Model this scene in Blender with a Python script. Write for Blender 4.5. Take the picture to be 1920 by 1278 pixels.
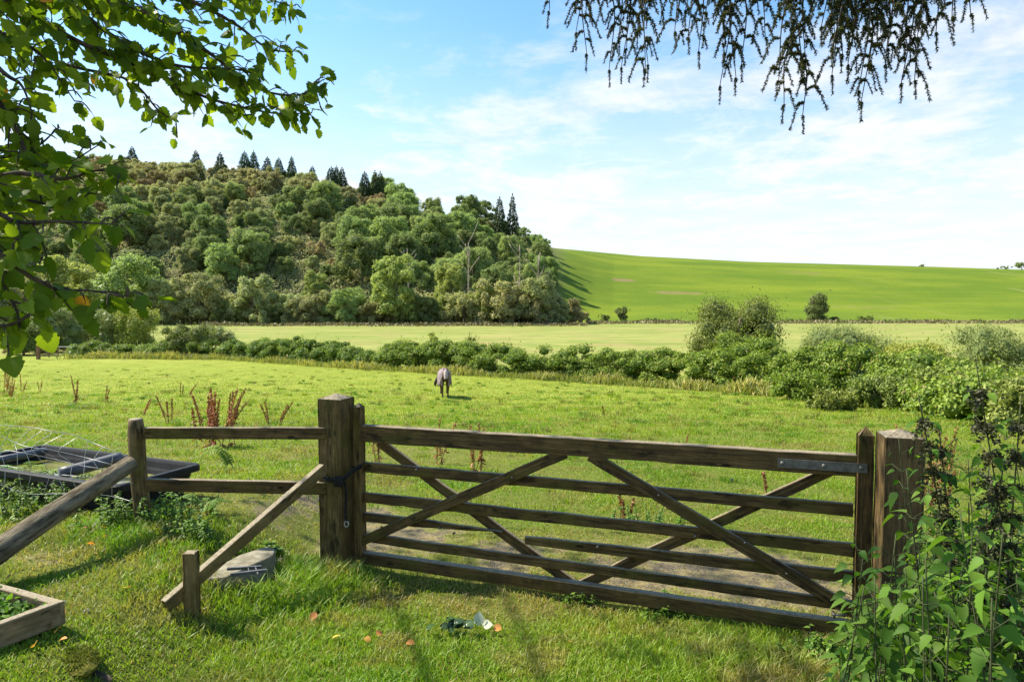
import bpy, bmesh, math, random
import numpy as np
from mathutils import Vector, Matrix, Euler

for o in list(bpy.data.objects): bpy.data.objects.remove(o)
SC = bpy.context.scene
COL = SC.collection
R = math.radians

# ------------------------------------------------------------ camera, sky, sun
F_PX = 1280.0; CAM_H = 1.9; PITCH = math.atan(69/1280)
cam = bpy.data.cameras.new('camera'); camo = bpy.data.objects.new('camera', cam); COL.objects.link(camo)
cam.sensor_width = 36; cam.lens = 24; cam.clip_start = 0.05; cam.clip_end = 6000
camo.location = (0, 0, CAM_H); camo.rotation_euler = (R(90)-PITCH, 0, 0)
SC.camera = camo

SUN_EL = R(47); SX, SY = -0.94, 0.341
SUN_ROT = math.atan2(SX, SY)
world = bpy.data.worlds.new("World"); SC.world = world; world.use_nodes = True
wn = world.node_tree; wn.nodes.clear()
def wnode(t, **k):
    n = wn.nodes.new(t)
    for a, b in k.items(): setattr(n, a, b)
    return n
def L(tree, a, b): tree.links.new(a, b)
out = wnode('ShaderNodeOutputWorld'); bg = wnode('ShaderNodeBackground'); bg.inputs['Strength'].default_value = 0.1
sky = wnode('ShaderNodeTexSky', sky_type='NISHITA', sun_disc=False, sun_elevation=SUN_EL, sun_rotation=SUN_ROT)
sky.altitude = 100; sky.air_density = 1.0; sky.dust_density = 0.6; sky.ozone_density = 1.3
tc = wnode('ShaderNodeTexCoord'); sep = wnode('ShaderNodeSeparateXYZ')
L(wn, tc.outputs['Generated'], sep.inputs[0])
def wmath(op, a, b=None, c=None, clamp=False):
    n = wnode('ShaderNodeMath', operation=op); n.use_clamp = clamp
    for i, v in enumerate((a, b, c)):
        if v is None: continue
        if isinstance(v, (int, float)): n.inputs[i].default_value = v
        else: L(wn, v, n.inputs[i])
    return n.outputs[0]
def wramp(val, a, b, lo=0.0, hi=1.0):
    n = wnode('ShaderNodeMapRange', interpolation_type='SMOOTHSTEP')
    L(wn, val, n.inputs['Value']); n.inputs['From Min'].default_value = a; n.inputs['From Max'].default_value = b
    n.inputs['To Min'].default_value = lo; n.inputs['To Max'].default_value = hi
    return n.outputs[0]
zz = wmath('MAXIMUM', sep.outputs['Z'], 0.0)
den = wmath('ADD', zz, 0.12)
px = wmath('DIVIDE', sep.outputs['X'], den); py = wmath('DIVIDE', sep.outputs['Y'], den)
cmb = wnode('ShaderNodeCombineXYZ'); L(wn, px, cmb.inputs[0]); L(wn, py, cmb.inputs[1]); cmb.inputs[2].default_value = 0.37
def wnoise(scale, detail, rough, dist=0.0, off=0.0, sx=1, sy=1):
    mp = wnode('ShaderNodeMapping'); L(wn, cmb.outputs[0], mp.inputs['Vector']); mp.inputs['Location'].default_value = (off, off*.7, off)
    mp.inputs['Scale'].default_value = (sx, sy, 1)
    n = wnode('ShaderNodeTexNoise'); L(wn, mp.outputs[0], n.inputs['Vector'])
    n.inputs['Scale'].default_value = scale; n.inputs['Detail'].default_value = detail; n.inputs['Roughness'].default_value = rough; n.inputs['Distortion'].default_value = dist
    return n.outputs['Fac']
n1 = wnoise(1.1, 9, 0.62, 0.25, 3.1); n2 = wnoise(3.6, 8, 0.66, 0.3, 7.7)
hor = wramp(zz, 0.44, 0.17)              # 1 near the horizon, 0 overhead
cov = wmath('ADD', wmath('MULTIPLY', n1, 0.75), wmath('MULTIPLY', n2, 0.35))
cov = wmath('ADD', cov, wmath('MULTIPLY', hor, 0.22))
cl = wramp(cov, 0.56, 0.86, 0.0, 0.92)
veil = wramp(zz, 0.40, 0.02, 0.0, 0.94)
fac = wmath('MAXIMUM', cl, veil)
# clouds a little varied in brightness
shade = wramp(n2, 0.30, 0.70, 0.88, 1.0)
cc = wnode('ShaderNodeMix', data_type='RGBA', blend_type='MULTIPLY'); cc.inputs[0].default_value = 1.0
cc.inputs[6].default_value = (4.3, 4.3, 4.35, 1)
shc = wnode('ShaderNodeCombineXYZ')
L(wn, wmath('POWER', shade, 1.2), shc.inputs[0]); L(wn, shade, shc.inputs[1]); L(wn, wmath('POWER', shade, 0.6), shc.inputs[2])
L(wn, shc.outputs[0], cc.inputs[7])
skb = wnode('ShaderNodeMix', data_type='RGBA', blend_type='MULTIPLY'); skb.inputs[0].default_value = 1.0
L(wn, sky.outputs[0], skb.inputs[6]); skb.inputs[7].default_value = (.66, .93, 1.03, 1)
mx = wnode('ShaderNodeMix', data_type='RGBA'); L(wn, fac, mx.inputs[0]); L(wn, skb.outputs[2], mx.inputs[6]); L(wn, cc.outputs[2], mx.inputs[7])
L(wn, mx.outputs[2], bg.inputs['Color']); L(wn, bg.outputs[0], out.inputs['Surface'])

sd = bpy.data.lights.new('sun', 'SUN'); sd.energy = 4.2; sd.angle = R(0.55); sd.color = (1.0, 0.92, 0.76)
so = bpy.data.objects.new('sun', sd); COL.objects.link(so)
svec = Vector((SX*math.cos(SUN_EL), SY*math.cos(SUN_EL), math.sin(SUN_EL)))
so.rotation_euler = svec.to_track_quat('Z', 'Y').to_euler(); so.location = (-20, 5, 30)
SC.view_settings.view_transform = 'Standard'; SC.view_settings.look = 'None'
SC.view_settings.exposure = 1.36; SC.view_settings.gamma = 1.0

# ------------------------------------------------------------ helpers
rng = np.random.default_rng(11)
def sm(a, b, x):
    t = np.clip((np.asarray(x, float)-a)/(b-a), 0, 1); return t*t*(3-2*t)
def _h(ix, iy, s):
    n = (ix.astype(np.int64)*374761393 + iy.astype(np.int64)*668265263 + s*1442695041) & 0xffffffff
    n = ((n ^ (n >> 13))*1274126177) & 0xffffffff
    return ((n ^ (n >> 16)) & 0xffff)/65535.0
def vn(x, y, s=0):
    x = np.asarray(x, float); y = np.asarray(y, float)
    ix = np.floor(x); iy = np.floor(y); fx = x-ix; fy = y-iy
    fx = fx*fx*(3-2*fx); fy = fy*fy*(3-2*fy)
    a = _h(ix, iy, s); b = _h(ix+1, iy, s); c = _h(ix, iy+1, s); d = _h(ix+1, iy+1, s)
    return (a*(1-fx)+b*fx)*(1-fy)+(c*(1-fx)+d*fx)*fy
def fbm(x, y, s=0, o=4):
    t = 0; a = .5; n = 0
    for k in range(o):
        t = t + a*vn(x*2**k, y*2**k, s+k*17); n += a; a *= .5
    return t/n
CP, SP = math.cos(PITCH), math.sin(PITCH)
def P3(u, v, d):            # a point seen at photo pixel (u,v), d metres along the view axis
    a = (u-960)/F_PX*d; k = (639-v)/F_PX*d
    return Vector((a, d*CP + k*SP, CAM_H - d*SP + k*CP))
def tanE(v):
    k = (639-np.asarray(v, float))/F_PX; return (-SP+k*CP)/(CP+k*SP)
RU = [-900, 0, 150, 250, 380, 560, 700, 860, 960, 1040, 1200, 1400, 1600, 1750, 1900, 2700]
RV = [340, 330, 321, 318, 328, 348, 384, 424, 450, 465, 480, 490.5, 496, 500, 505, 515]
def Hgt(x, y):
    x = np.asarray(x, float); y = np.asarray(y, float)
    t = y-5.5; drop = .1*np.where(t > 20, t, np.log1p(np.exp(np.clip(t*2, -30, 40)))/2)
    drop = drop/(1+(drop/3.35)**5)**.2
    z = -drop
    bank = .27*sm(-1.5, -2.3, x)*sm(0.2, 2.4, y)*sm(11, 6.5, y)
    z = z + bank
    z = z + (fbm(x*.8, y*.8, 5)-.5)*.07*sm(150, 60, y) + (fbm(x*.12, y*.12, 9)-.5)*.35*sm(8, 25, y)*sm(400, 200, y)
    z = z - .05*sm(-1.2, -.7, x)*sm(3.2, 2.2, x)*sm(.9, .2, np.abs(y-(4.55-.345*x)))
    yy = np.maximum(y, 30.0)
    u = 960+F_PX*x/yy
    rv = np.interp(u, RU, RV); rr = np.interp(u, [-900, 850, 1150, 3000], [335, 335, 420, 430])
    y0 = np.interp(u, [-900, 950, 1150, 3000], [178, 178, 200, 205])
    zr = CAM_H + rr*tanE(rv)
    t = (yy-y0)/(rr-y0); tc_ = np.clip(t, 0, 1)
    w = sm(980, 1120, u)
    s_w = np.sin(tc_*math.pi/2)**1.05*.55+tc_*.45; s_g = .5*(tc_**1.15)+.5*(1-np.cos(tc_*math.pi))/2
    s = s_w*(1-w)+s_g*w
    zh = z*(1-s)+zr*s - np.maximum(yy-rr, 0)*(.10*(1-w)+.05*w)
    zh = np.maximum(zh, -30)
    return np.where(y > 150, zh, z)
def H1(x, y): return float(Hgt(x, y))
def G(u, v, dz=0.0):        # where the ray through a photo pixel meets the ground
    d = 1.5
    while d < 700:
        p = P3(u, v, d)
        if p.z < H1(p.x, p.y)+dz: break
        d *= 1.01
    lo, hi = d/1.01, d
    for _ in range(25):
        m = (lo+hi)/2; p = P3(u, v, m)
        if p.z < H1(p.x, p.y)+dz: hi = m
        else: lo = m
    return P3(u, v, hi)
def on(x, y, dz=0): return Vector((x, y, H1(x, y)+dz))

def tagit(o, label=None, cat=None, group=None, kind=None):
    if label: o['label'] = label
    if cat: o['category'] = cat
    if group: o['group'] = group
    if kind: o['kind'] = kind
    return o
def empty(name, loc, label, cat, group=None, rz=0):
    o = bpy.data.objects.new(name, None); COL.objects.link(o); o.location = loc; o.rotation_euler = (0, 0, rz)
    o.empty_display_size = .2
    return tagit(o, label, cat, group)
def link(name, me, parent=None, loc=None, label=None):
    o = bpy.data.objects.new(name, me); COL.objects.link(o)
    if parent: o.parent = parent
    if loc is not None: o.location = loc
    if label: o['label'] = label
    return o
class Acc:
    """collects triangles; builds ONE mesh"""
    def __init__(s): s.V = []; s.F = []; s.A = []; s.n = 0
    def add(s, V, F, a=0.5):
        V = np.asarray(V, float).reshape(-1, 3); F = np.asarray(F, int).reshape(-1, 3)
        s.V.append(V); s.F.append(F+s.n); s.A.append(np.broadcast_to(np.asarray(a, float), (len(V),)).copy()); s.n += len(V)
    def mesh(s, name, mat, smooth=True, origin=None):
        V = np.concatenate(s.V); F = np.concatenate(s.F); A = np.concatenate(s.A)
        if origin is not None: V = V-np.array(origin)
        me = bpy.data.meshes.new(name)
        me.vertices.add(len(V)); me.vertices.foreach_set('co', V.astype(np.float32).ravel())
        me.loops.add(len(F)*3); me.loops.foreach_set('vertex_index', F.astype(np.int32).ravel())
        me.polygons.add(len(F)); me.polygons.foreach_set('loop_start', np.arange(0, len(F)*3, 3, dtype=np.int32))
        me.polygons.foreach_set('loop_total', np.full(len(F), 3, np.int32))
        me.polygons.foreach_set('use_smooth', np.full(len(F), smooth, bool))
        at = me.attributes.new('rnd', 'FLOAT', 'POINT'); at.data.foreach_set('value', A.astype(np.float32))
        me.update(calc_edges=True); me.validate()
        me.materials.append(mat)
        return me
    def obj(s, name, mat, parent=None, smooth=True, label=None):
        org = tuple(parent.location) if parent else None
        return link(name, s.mesh(name, mat, smooth, org), parent, label=label)
    def thing(s, name, mat, base, label, cat, group=None, kind=None, smooth=True):
        o = link(name, s.mesh(name, mat, smooth, tuple(base)), None, base)
        return tagit(o, label, cat, group, kind)

def strip(widths, fold=.25, curl=.2, xs=None):   # leaf template along +X, length 1
    n = len(widths); V = []; F = []
    for i, w in enumerate(widths):
        x = xs[i] if xs else i/(n-1)
        z = -curl*x*x
        V += [(x, w/2, z+fold*w/2), (x, 0, z), (x, -w/2, z+fold*w/2)]
    for i in range(n-1):
        a = 3*i; b = a+3
        for k in (0, 1): F += [(a+k, b+k, b+k+1), (a+k, b+k+1, a+k+1)]
    return np.array(V, float), np.array(F, int)
T_DIA = (np.array([(0, 0, 0), (.5, .34, .06), (1, 0, -.08), (.5, -.34, .06)], float), np.array([(0, 2, 1), (0, 3, 2)]))
T_OVAL = strip([0, .5, .62, .42, 0], .25, .15)
T_HAZEL = strip([.10, .58, .86, .74, .92, .76, .66, .46, .30, .06], .22, .28, xs=[0, .07, .22, .34, .46, .58, .70, .82, .92, 1.0])
T_NETTLE = strip([.05, .42, .52, .44, .50, .38, .42, .28, .30, .15, .12, .01], .30, .30, xs=[0, .12, .22, .27, .38, .44, .54, .61, .70, .78, .86, 1.0])
T_NARROW = strip([0, .22, .26, .18, 0], .2, .35)
def nrm(a): return a/np.maximum(np.linalg.norm(a, axis=-1, keepdims=True), 1e-9)
def scatter(acc, P, D, N, size, T=T_DIA, rnd=None, wid=1.0):
    P = np.asarray(P, float); n = len(P)
    if n == 0: return
    D = nrm(np.asarray(D, float)); N = np.asarray(N, float)
    Y = nrm(np.cross(N, D)); Z = np.cross(D, Y)
    tv, tf = T; size = np.broadcast_to(size, (n,)); wid = np.broadcast_to(wid, (n,))
    V = P[:, None, :] + size[:, None, None]*(tv[None, :, 0:1]*D[:, None, :] + (tv[None, :, 1:2]*wid[:, None, None])*Y[:, None, :] + tv[None, :, 2:3]*Z[:, None, :])
    F = (tf[None]+(np.arange(n)*len(tv))[:, None, None])
    if rnd is None: rnd = rng.random(n)
    acc.add(V.reshape(-1, 3), F.reshape(-1, 3), np.repeat(rnd, len(tv)))
def tube(acc, pts, radii, n=6, rnd=.5, cap=True):
    pts = np.array([tuple(p) for p in pts], float); m = len(pts)
    radii = np.broadcast_to(radii, (m,)) if np.ndim(radii) == 0 else np.interp(np.linspace(0, 1, m), np.linspace(0, 1, len(radii)), np.array(radii, float))
    T = np.gradient(pts, axis=0); T = nrm(T)
    ref = np.array([0, 0, 1.0]) if abs(T[0, 2]) < .9 else np.array([1.0, 0, 0])
    U = np.zeros_like(T)
    for i in range(m):
        u = ref - T[i]*np.dot(ref, T[i]); u /= max(np.linalg.norm(u), 1e-9); U[i] = u; ref = u
    W = np.cross(T, U); a = np.arange(n)/n*2*math.pi
    V = pts[:, None]+radii[:, None, None]*(np.cos(a)[None, :, None]*U[:, None]+np.sin(a)[None, :, None]*W[:, None])
    F = []
    for i in range(m-1):
        for k in range(n):
            p = i*n+k; q = i*n+(k+1) % n; F += [(p, q, q+n), (p, q+n, p+n)]
    V = V.reshape(-1, 3)
    if cap:
        V = np.vstack([V, pts[0], pts[-1]]); c0 = m*n
        for k in range(n): F += [(c0, (k+1) % n, k), (c0+1, (m-1)*n+k, (m-1)*n+(k+1) % n)]
    acc.add(V, F, rnd)
def spline(ctrl, n=12):
    c = np.array([tuple(p) for p in ctrl], float); m = len(c)
    c = np.vstack([2*c[0]-c[1], c, 2*c[-1]-c[-2]]); out_ = []
    for i in range(1, m):
        p0, p1, p2, p3 = c[i-1], c[i], c[i+1], c[i+2]
        for t in np.linspace(0, 1, n, endpoint=(i == m-1)):
            out_.append(.5*((2*p1)+(-p0+p2)*t+(2*p0-5*p1+4*p2-p3)*t*t+(-p0+3*p1-3*p2+p3)*t**3))
    return np.array(out_)

# ------------------------------------------------------------ materials
def newmat(name):
    m = bpy.data.materials.new(name); m.use_nodes = True; nt = m.node_tree; nt.nodes.clear()
    o = nt.nodes.new('ShaderNodeOutputMaterial'); return m, nt, o
class NB:
    def __init__(s, nt): s.nt = nt
    def n(s, t, **k):
        x = s.nt.nodes.new(t)
        for a, b in k.items(): setattr(x, a, b)
        return x
    def put(s, sock, v):
        if isinstance(v, (int, float)): sock.default_value = v
        elif isinstance(v, tuple): sock.default_value = v if len(v) == 4 or sock.type == 'VECTOR' else (*v, 1)
        else: s.nt.links.new(v, sock)
    def math(s, op, a, b=None, clamp=False):
        x = s.n('ShaderNodeMath', operation=op); x.use_clamp = clamp; s.put(x.inputs[0], a)
        if b is not None: s.put(x.inputs[1], b)
        return x.outputs[0]
    def mix(s, f, a, b, mode='MIX'):
        x = s.n('ShaderNodeMix', data_type='RGBA', blend_type=mode); s.put(x.inputs[0], f); s.put(x.inputs[6], a); s.put(x.inputs[7], b); return x.outputs[2]
    def attr(s, name): return s.n('ShaderNodeAttribute', attribute_name=name).outputs['Fac']
    def coord(s, which='Object', scale=(1, 1, 1), loc=(0, 0, 0)):
        t = s.n('ShaderNodeTexCoord'); m = s.n('ShaderNodeMapping'); s.nt.links.new(t.outputs[which], m.inputs[0])
        m.inputs['Scale'].default_value = scale; m.inputs['Location'].default_value = loc; return m.outputs[0]
    def noise(s, vec, scale, detail=4, rough=.55, dist=0):
        x = s.n('ShaderNodeTexNoise'); s.nt.links.new(vec, x.inputs['Vector']); x.inputs['Scale'].default_value = scale
        x.inputs['Detail'].default_value = detail; x.inputs['Roughness'].default_value = rough; x.inputs['Distortion'].default_value = dist; return x.outputs['Fac']
    def rng(s, v, a, b, lo=0., hi=1.):
        x = s.n('ShaderNodeMapRange', interpolation_type='SMOOTHSTEP'); s.put(x.inputs['Value'], v)
        for k, q in (('From Min', a), ('From Max', b), ('To Min', lo), ('To Max', hi)): x.inputs[k].default_value = q
        return x.outputs[0]
    def pbr(s, col, rough=.8, spec=.3, bump=None, bstr=.3, bdist=.01, metal=0):
        p = s.n('ShaderNodeBsdfPrincipled'); s.put(p.inputs['Base Color'], col); s.put(p.inputs['Roughness'], rough)
        p.inputs['Specular IOR Level'].default_value = spec; p.inputs['Metallic'].default_value = metal
        if bump is not None:
            b = s.n('ShaderNodeBump'); b.inputs['Strength'].default_value = bstr; b.inputs['Distance'].default_value = bdist
            s.nt.links.new(bump, b.inputs['Height']); s.nt.links.new(b.outputs[0], p.inputs['Normal'])
        return p.outputs[0]
def leafmat(name, c1, c2, trans=.3, rough=.55, var=.35, c3=None, tcol=None, hue=0.03, spec=.25):
    m, nt, o = newmat(name); b = NB(nt)
    a = b.attr('rnd')
    col = b.mix(b.rng(a, .05, .85), c1, c2)
    if c3: col = b.mix(b.rng(a, .93, .97), col, c3)
    oi = b.n('ShaderNodeObjectInfo'); hs = b.n('ShaderNodeHueSaturation')
    b.put(hs.inputs['Color'], col); b.put(hs.inputs['Value'], b.rng(oi.outputs['Random'], 0, 1, 1-var/2, 1+var/2))
    r2 = b.math('FRACT', b.math('MULTIPLY', oi.outputs['Random'], 7.31))
    b.put(hs.inputs['Hue'], b.rng(r2, 0, 1, .5-hue, .5+hue)); hs.inputs['Saturation'].default_value = 1
    col = hs.outputs[0]
    p = b.pbr(col, rough, spec)
    if trans > 0:
        tr = b.n('ShaderNodeBsdfTranslucent')
        b.put(tr.inputs[0], b.mix(1.0, col, tcol or (1.5, 1.6, .7), 'MULTIPLY'))
        ms = b.n('ShaderNodeMixShader'); ms.inputs[0].default_value = trans
        nt.links.new(p, ms.inputs[1]); nt.links.new(tr.outputs[0], ms.inputs[2]); nt.links.new(ms.outputs[0], o.inputs[0])
    else: nt.links.new(p, o.inputs[0])
    return m
def simple(name, c1, c2, scale=20, rough=.8, spec=.3, bstr=.3, stretch=(1, 1, 1), metal=0, bdist=.01):
    m, nt, o = newmat(name); b = NB(nt); v = b.coord('Object', stretch)
    n_ = b.noise(v, scale, 6, .65); p = b.pbr(b.mix(b.rng(n_, .3, .7), c1, c2), rough, spec, n_, bstr, bdist, metal)
    nt.links.new(p, o.inputs[0]); return m
def timber(name, dark, mid, pale, moss=(.10, .11, .025), mossamt=.5, lightgrain=.5):
    """grain along local X"""
    m, nt, o = newmat(name); b = NB(nt)
    oi = b.n('ShaderNodeObjectInfo'); off = b.n('ShaderNodeVectorMath', operation='ADD')
    t = b.n('ShaderNodeTexCoord'); nt.links.new(t.outputs['Object'], off.inputs[0])
    cx = b.n('ShaderNodeCombineXYZ'); q = b.math('MULTIPLY', oi.outputs['Random'], 23.0)
    for i in range(3): nt.links.new(q, cx.inputs[i])
    nt.links.new(cx.outputs[0], off.inputs[1])
    def mp(s):
        x = b.n('ShaderNodeMapping'); nt.links.new(off.outputs[0], x.inputs[0]); x.inputs['Scale'].default_value = s; return x.outputs[0]
    g = b.noise(mp((1.2, 26, 26)), 2.2, 7, .7, .6)
    g2 = b.noise(mp((4, 90, 90)), 1.6, 4, .7, .2)
    blot = b.noise(mp((1.2, 2.5, 2.5)), 2.0, 5, .6, .3)
    fine = b.noise(mp((30, 30, 30)), 2.0, 4, .7)
    col = b.mix(b.rng(g, .32, .68), dark, mid)
    col = b.mix(b.math('MULTIPLY', b.rng(g2, .45, .75), lightgrain), col, pale)
    col = b.mix(b.math('MULTIPLY', b.rng(blot, .50, .66), mossamt), col, moss)
    col = b.mix(b.math('MULTIPLY', b.rng(b.noise(mp((2, 7, 7)), 2.6, 5, .6), .56, .68), .8), col, tuple(c*.35 for c in dark))
    vk = b.n('ShaderNodeTexVoronoi'); nt.links.new(mp((3.2, 11, 11)), vk.inputs[0]); vk.inputs['Scale'].default_value = 1.0; vk.inputs['Randomness'].default_value = 1.0
    col = b.mix(b.rng(vk.outputs['Distance'], .13, .05), col, tuple(c*.25 for c in dark))
    stn = b.noise(mp((5, 5, 5)), 1.1, 5, .65)
    col = b.mix(b.math('MULTIPLY', b.rng(stn, .42, .60), .55), col, b.mix(1.0, col, (.38, .36, .34), 'MULTIPLY'))
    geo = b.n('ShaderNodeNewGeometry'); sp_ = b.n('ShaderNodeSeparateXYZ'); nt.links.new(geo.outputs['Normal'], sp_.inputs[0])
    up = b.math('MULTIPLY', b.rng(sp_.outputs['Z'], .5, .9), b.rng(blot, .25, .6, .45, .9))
    grey = b.mix(b.rng(fine, .35, .65), (.19, .155, .105), (.34, .29, .205))   # sunlight on the tops put into the colour: upward faces lighter, greyer
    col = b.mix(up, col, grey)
    h = b.math('ADD', g, b.math('MULTIPLY', g2, .6))
    p = b.pbr(col, b.rng(blot, .3, .7, .65, .95), .25, h, .55, .006)
    nt.links.new(p, o.inputs[0]); return m

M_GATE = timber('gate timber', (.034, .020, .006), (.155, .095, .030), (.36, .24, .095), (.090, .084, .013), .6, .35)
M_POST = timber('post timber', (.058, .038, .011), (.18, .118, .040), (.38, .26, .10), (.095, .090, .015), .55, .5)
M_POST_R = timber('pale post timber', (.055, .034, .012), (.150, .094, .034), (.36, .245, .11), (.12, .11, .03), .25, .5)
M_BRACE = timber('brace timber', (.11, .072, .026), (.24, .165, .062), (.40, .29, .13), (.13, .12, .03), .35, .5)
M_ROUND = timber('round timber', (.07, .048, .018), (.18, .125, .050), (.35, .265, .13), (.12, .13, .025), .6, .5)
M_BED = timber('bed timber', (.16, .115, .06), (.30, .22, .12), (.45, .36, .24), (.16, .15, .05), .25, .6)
M_FAR = simple('far timber', (.14, .07, .04), (.28, .16, .10), 6)
M_BARK = simple('bark', (.030, .022, .014), (.09, .07, .05), 30, .9, .2, .5)
M_BARKP = simple('pale bark', (.22, .18, .13), (.42, .36, .28), 6, .9, .2)
M_BARKG = simple('grey bark', (.10, .08, .06), (.20, .165, .12), 3, .9, .2)
M_PLASTIC = simple('black plastic', (.007, .007, .008), (.022, .022, .024), 5, .6, .22, .15)
M_PIPE = simple('grey pipe', (.035, .037, .042), (.10, .10, .115), 12, .5, .5)
M_WIRE = simple('galvanised wire', (.35, .34, .33), (.55, .54, .52), 30, .45, .5, metal=.3)
M_STEEL = simple('dull steel', (.085, .080, .070), (.17, .165, .15), 25, .5, .6, metal=.5)
M_CORD = simple('black cord', (.008, .008, .008), (.02, .02, .02), 50, .8)
M_CONC = simple('concrete', (.15, .132, .092), (.29, .265, .20), 14, .95, .2, .6, bdist=.01)
M_STONE = simple('stone', (.16, .15, .15), (.34, .32, .33), 12, .9, .2, .5)
M_SOIL = simple('soil', (.025, .018, .012), (.07, .05, .035), 30, 1, .1, .9)
M_LEAFL = leafmat('fallen leaf orange', (.50, .20, .04), (.62, .34, .08), .2, var=.6, hue=.02)

M_OAK = leafmat('oak leaves', (.145, .205, .060), (.320, .385, .125), .40, var=.55, hue=.010, tcol=(1.3, 1.35, .9))
M_OAK2 = leafmat('grey green leaves', (.215, .245, .095), (.410, .430, .190), .38, var=.45, hue=.012, tcol=(1.3, 1.35, .9))
M_SCRUB = leafmat('scrub leaves', (.235, .235, .090), (.430, .410, .180), .35, var=.4, hue=.014, tcol=(1.3, 1.35, .9))
M_RUSSET = leafmat('russet scrub leaves', (.24, .185, .085), (.42, .33, .155), .2, var=.3, hue=.01)
M_LIME = leafmat('bright tree leaves', (.190, .235, .060), (.390, .430, .115), .38, var=.4, hue=.010, tcol=(1.3, 1.35, .9))
M_CONIF = leafmat('conifer needles', (.030, .065, .022), (.085, .150, .042), .05, var=.3)
M_HEDGE = leafmat('bramble leaves', (.085, .145, .018), (.240, .320, .045), .28, var=.12, c3=(.26, .21, .08), hue=.006)
M_SHRUB = leafmat('shrub leaves', (.095, .130, .024), (.240, .275, .062), .2, var=.3, hue=.010)
M_YELLOW = leafmat('yellow green leaves', (.19, .23, .035), (.40, .41, .080), .2, var=.15, hue=.006)
M_WILLOW = leafmat('willow leaves', (.145, .180, .050), (.300, .330, .105), .2, var=.2, hue=.008)
M_DRY = leafmat('dry grass', (.13, .115, .05), (.27, .22, .115), .1, var=.1, hue=.005)
M_DOCK = leafmat('dock seed', (.17, .060, .024), (.40, .18, .07), .1, var=.3, hue=.01)
M_DOCKL = leafmat('dock stem', (.16, .07, .03), (.24, .13, .05), .0)
M_NETTLE = leafmat('nettle leaves', (.036, .092, .010), (.120, .215, .026), .40, .55, var=.25, spec=.15, hue=.008)
M_NETB = leafmat('low nettle leaves', (.06, .13, .015), (.16, .27, .035), .3, var=.15, hue=.008)
M_SEED = leafmat('nettle seed', (.022, .025, .010), (.075, .075, .032), .1, hue=.005)
M_STEM = simple('plant stem', (.022, .032, .010), (.065, .075, .026), 20)
M_FERN = leafmat('fern fronds', (.10, .20, .025), (.24, .36, .06), .3, var=.2)
M_HAZEL = leafmat('hazel leaves', (.050, .115, .007), (.150, .250, .016), .50, .5, var=0, c3=(.75, .42, .04), tcol=(1.7, 1.7, .6), spec=.14)
M_SPRUCE = leafmat('spruce needles', (.018, .034, .007), (.090, .110, .018), .2, .6, var=0)
M_MOSS = simple('moss', (.045, .05, .01), (.14, .13, .02), 40, 1, .1, .8)

M_LOG = simple('lichened log', (.045, .034, .020), (.26, .215, .145), 13, .95, .15, .9, (.5, 2.2, 2.2), bdist=.02)
M_MOSSL = leafmat('moss tufts', (.06, .07, .008), (.20, .19, .022), .2, .8, var=0)
M_FRINGE = leafmat('long grass', (.15, .20, .03), (.40, .36, .12), .25, var=0, hue=.002)
# grass and ground share one palette
def grassmat():
    m, nt, o = newmat('grass blades'); b = NB(nt)
    v = b.coord('Object'); a = b.attr('rnd'); dry = b.attr('dry')
    big = b.noise(v, .35, 4, .6); mid = b.noise(v, 2.2, 4, .6)
    g = b.mix(a, (.075, .180, .010), (.195, .345, .024))
    g = b.mix(b.math('MULTIPLY', b.rng(big, .35, .65), .7), g, (.29, .37, .036))
    g = b.mix(b.math('MULTIPLY', b.rng(mid, .50, .62), .75), g, (.34, .30, .085))
    g = b.mix(b.math('MULTIPLY', b.rng(b.noise(v, 1.1, 5, .65), .53, .66), .55), g, (.07, .145, .014))
    g = b.mix(dry, g, b.mix(a, (.20, .14, .05), (.46, .37, .16)))
    p = b.pbr(g, .5, .3); tr = b.n('ShaderNodeBsdfTranslucent'); b.put(tr.inputs[0], b.mix(1.0, g, (1.5, 1.5, .7), 'MULTIPLY'))
    ms = b.n('ShaderNodeMixShader'); ms.inputs[0].default_value = .35
    nt.links.new(p, ms.inputs[1]); nt.links.new(tr.outputs[0], ms.inputs[2]); nt.links.new(ms.outputs[0], o.inputs[0]); return m
M_GRASS = grassmat()
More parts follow.
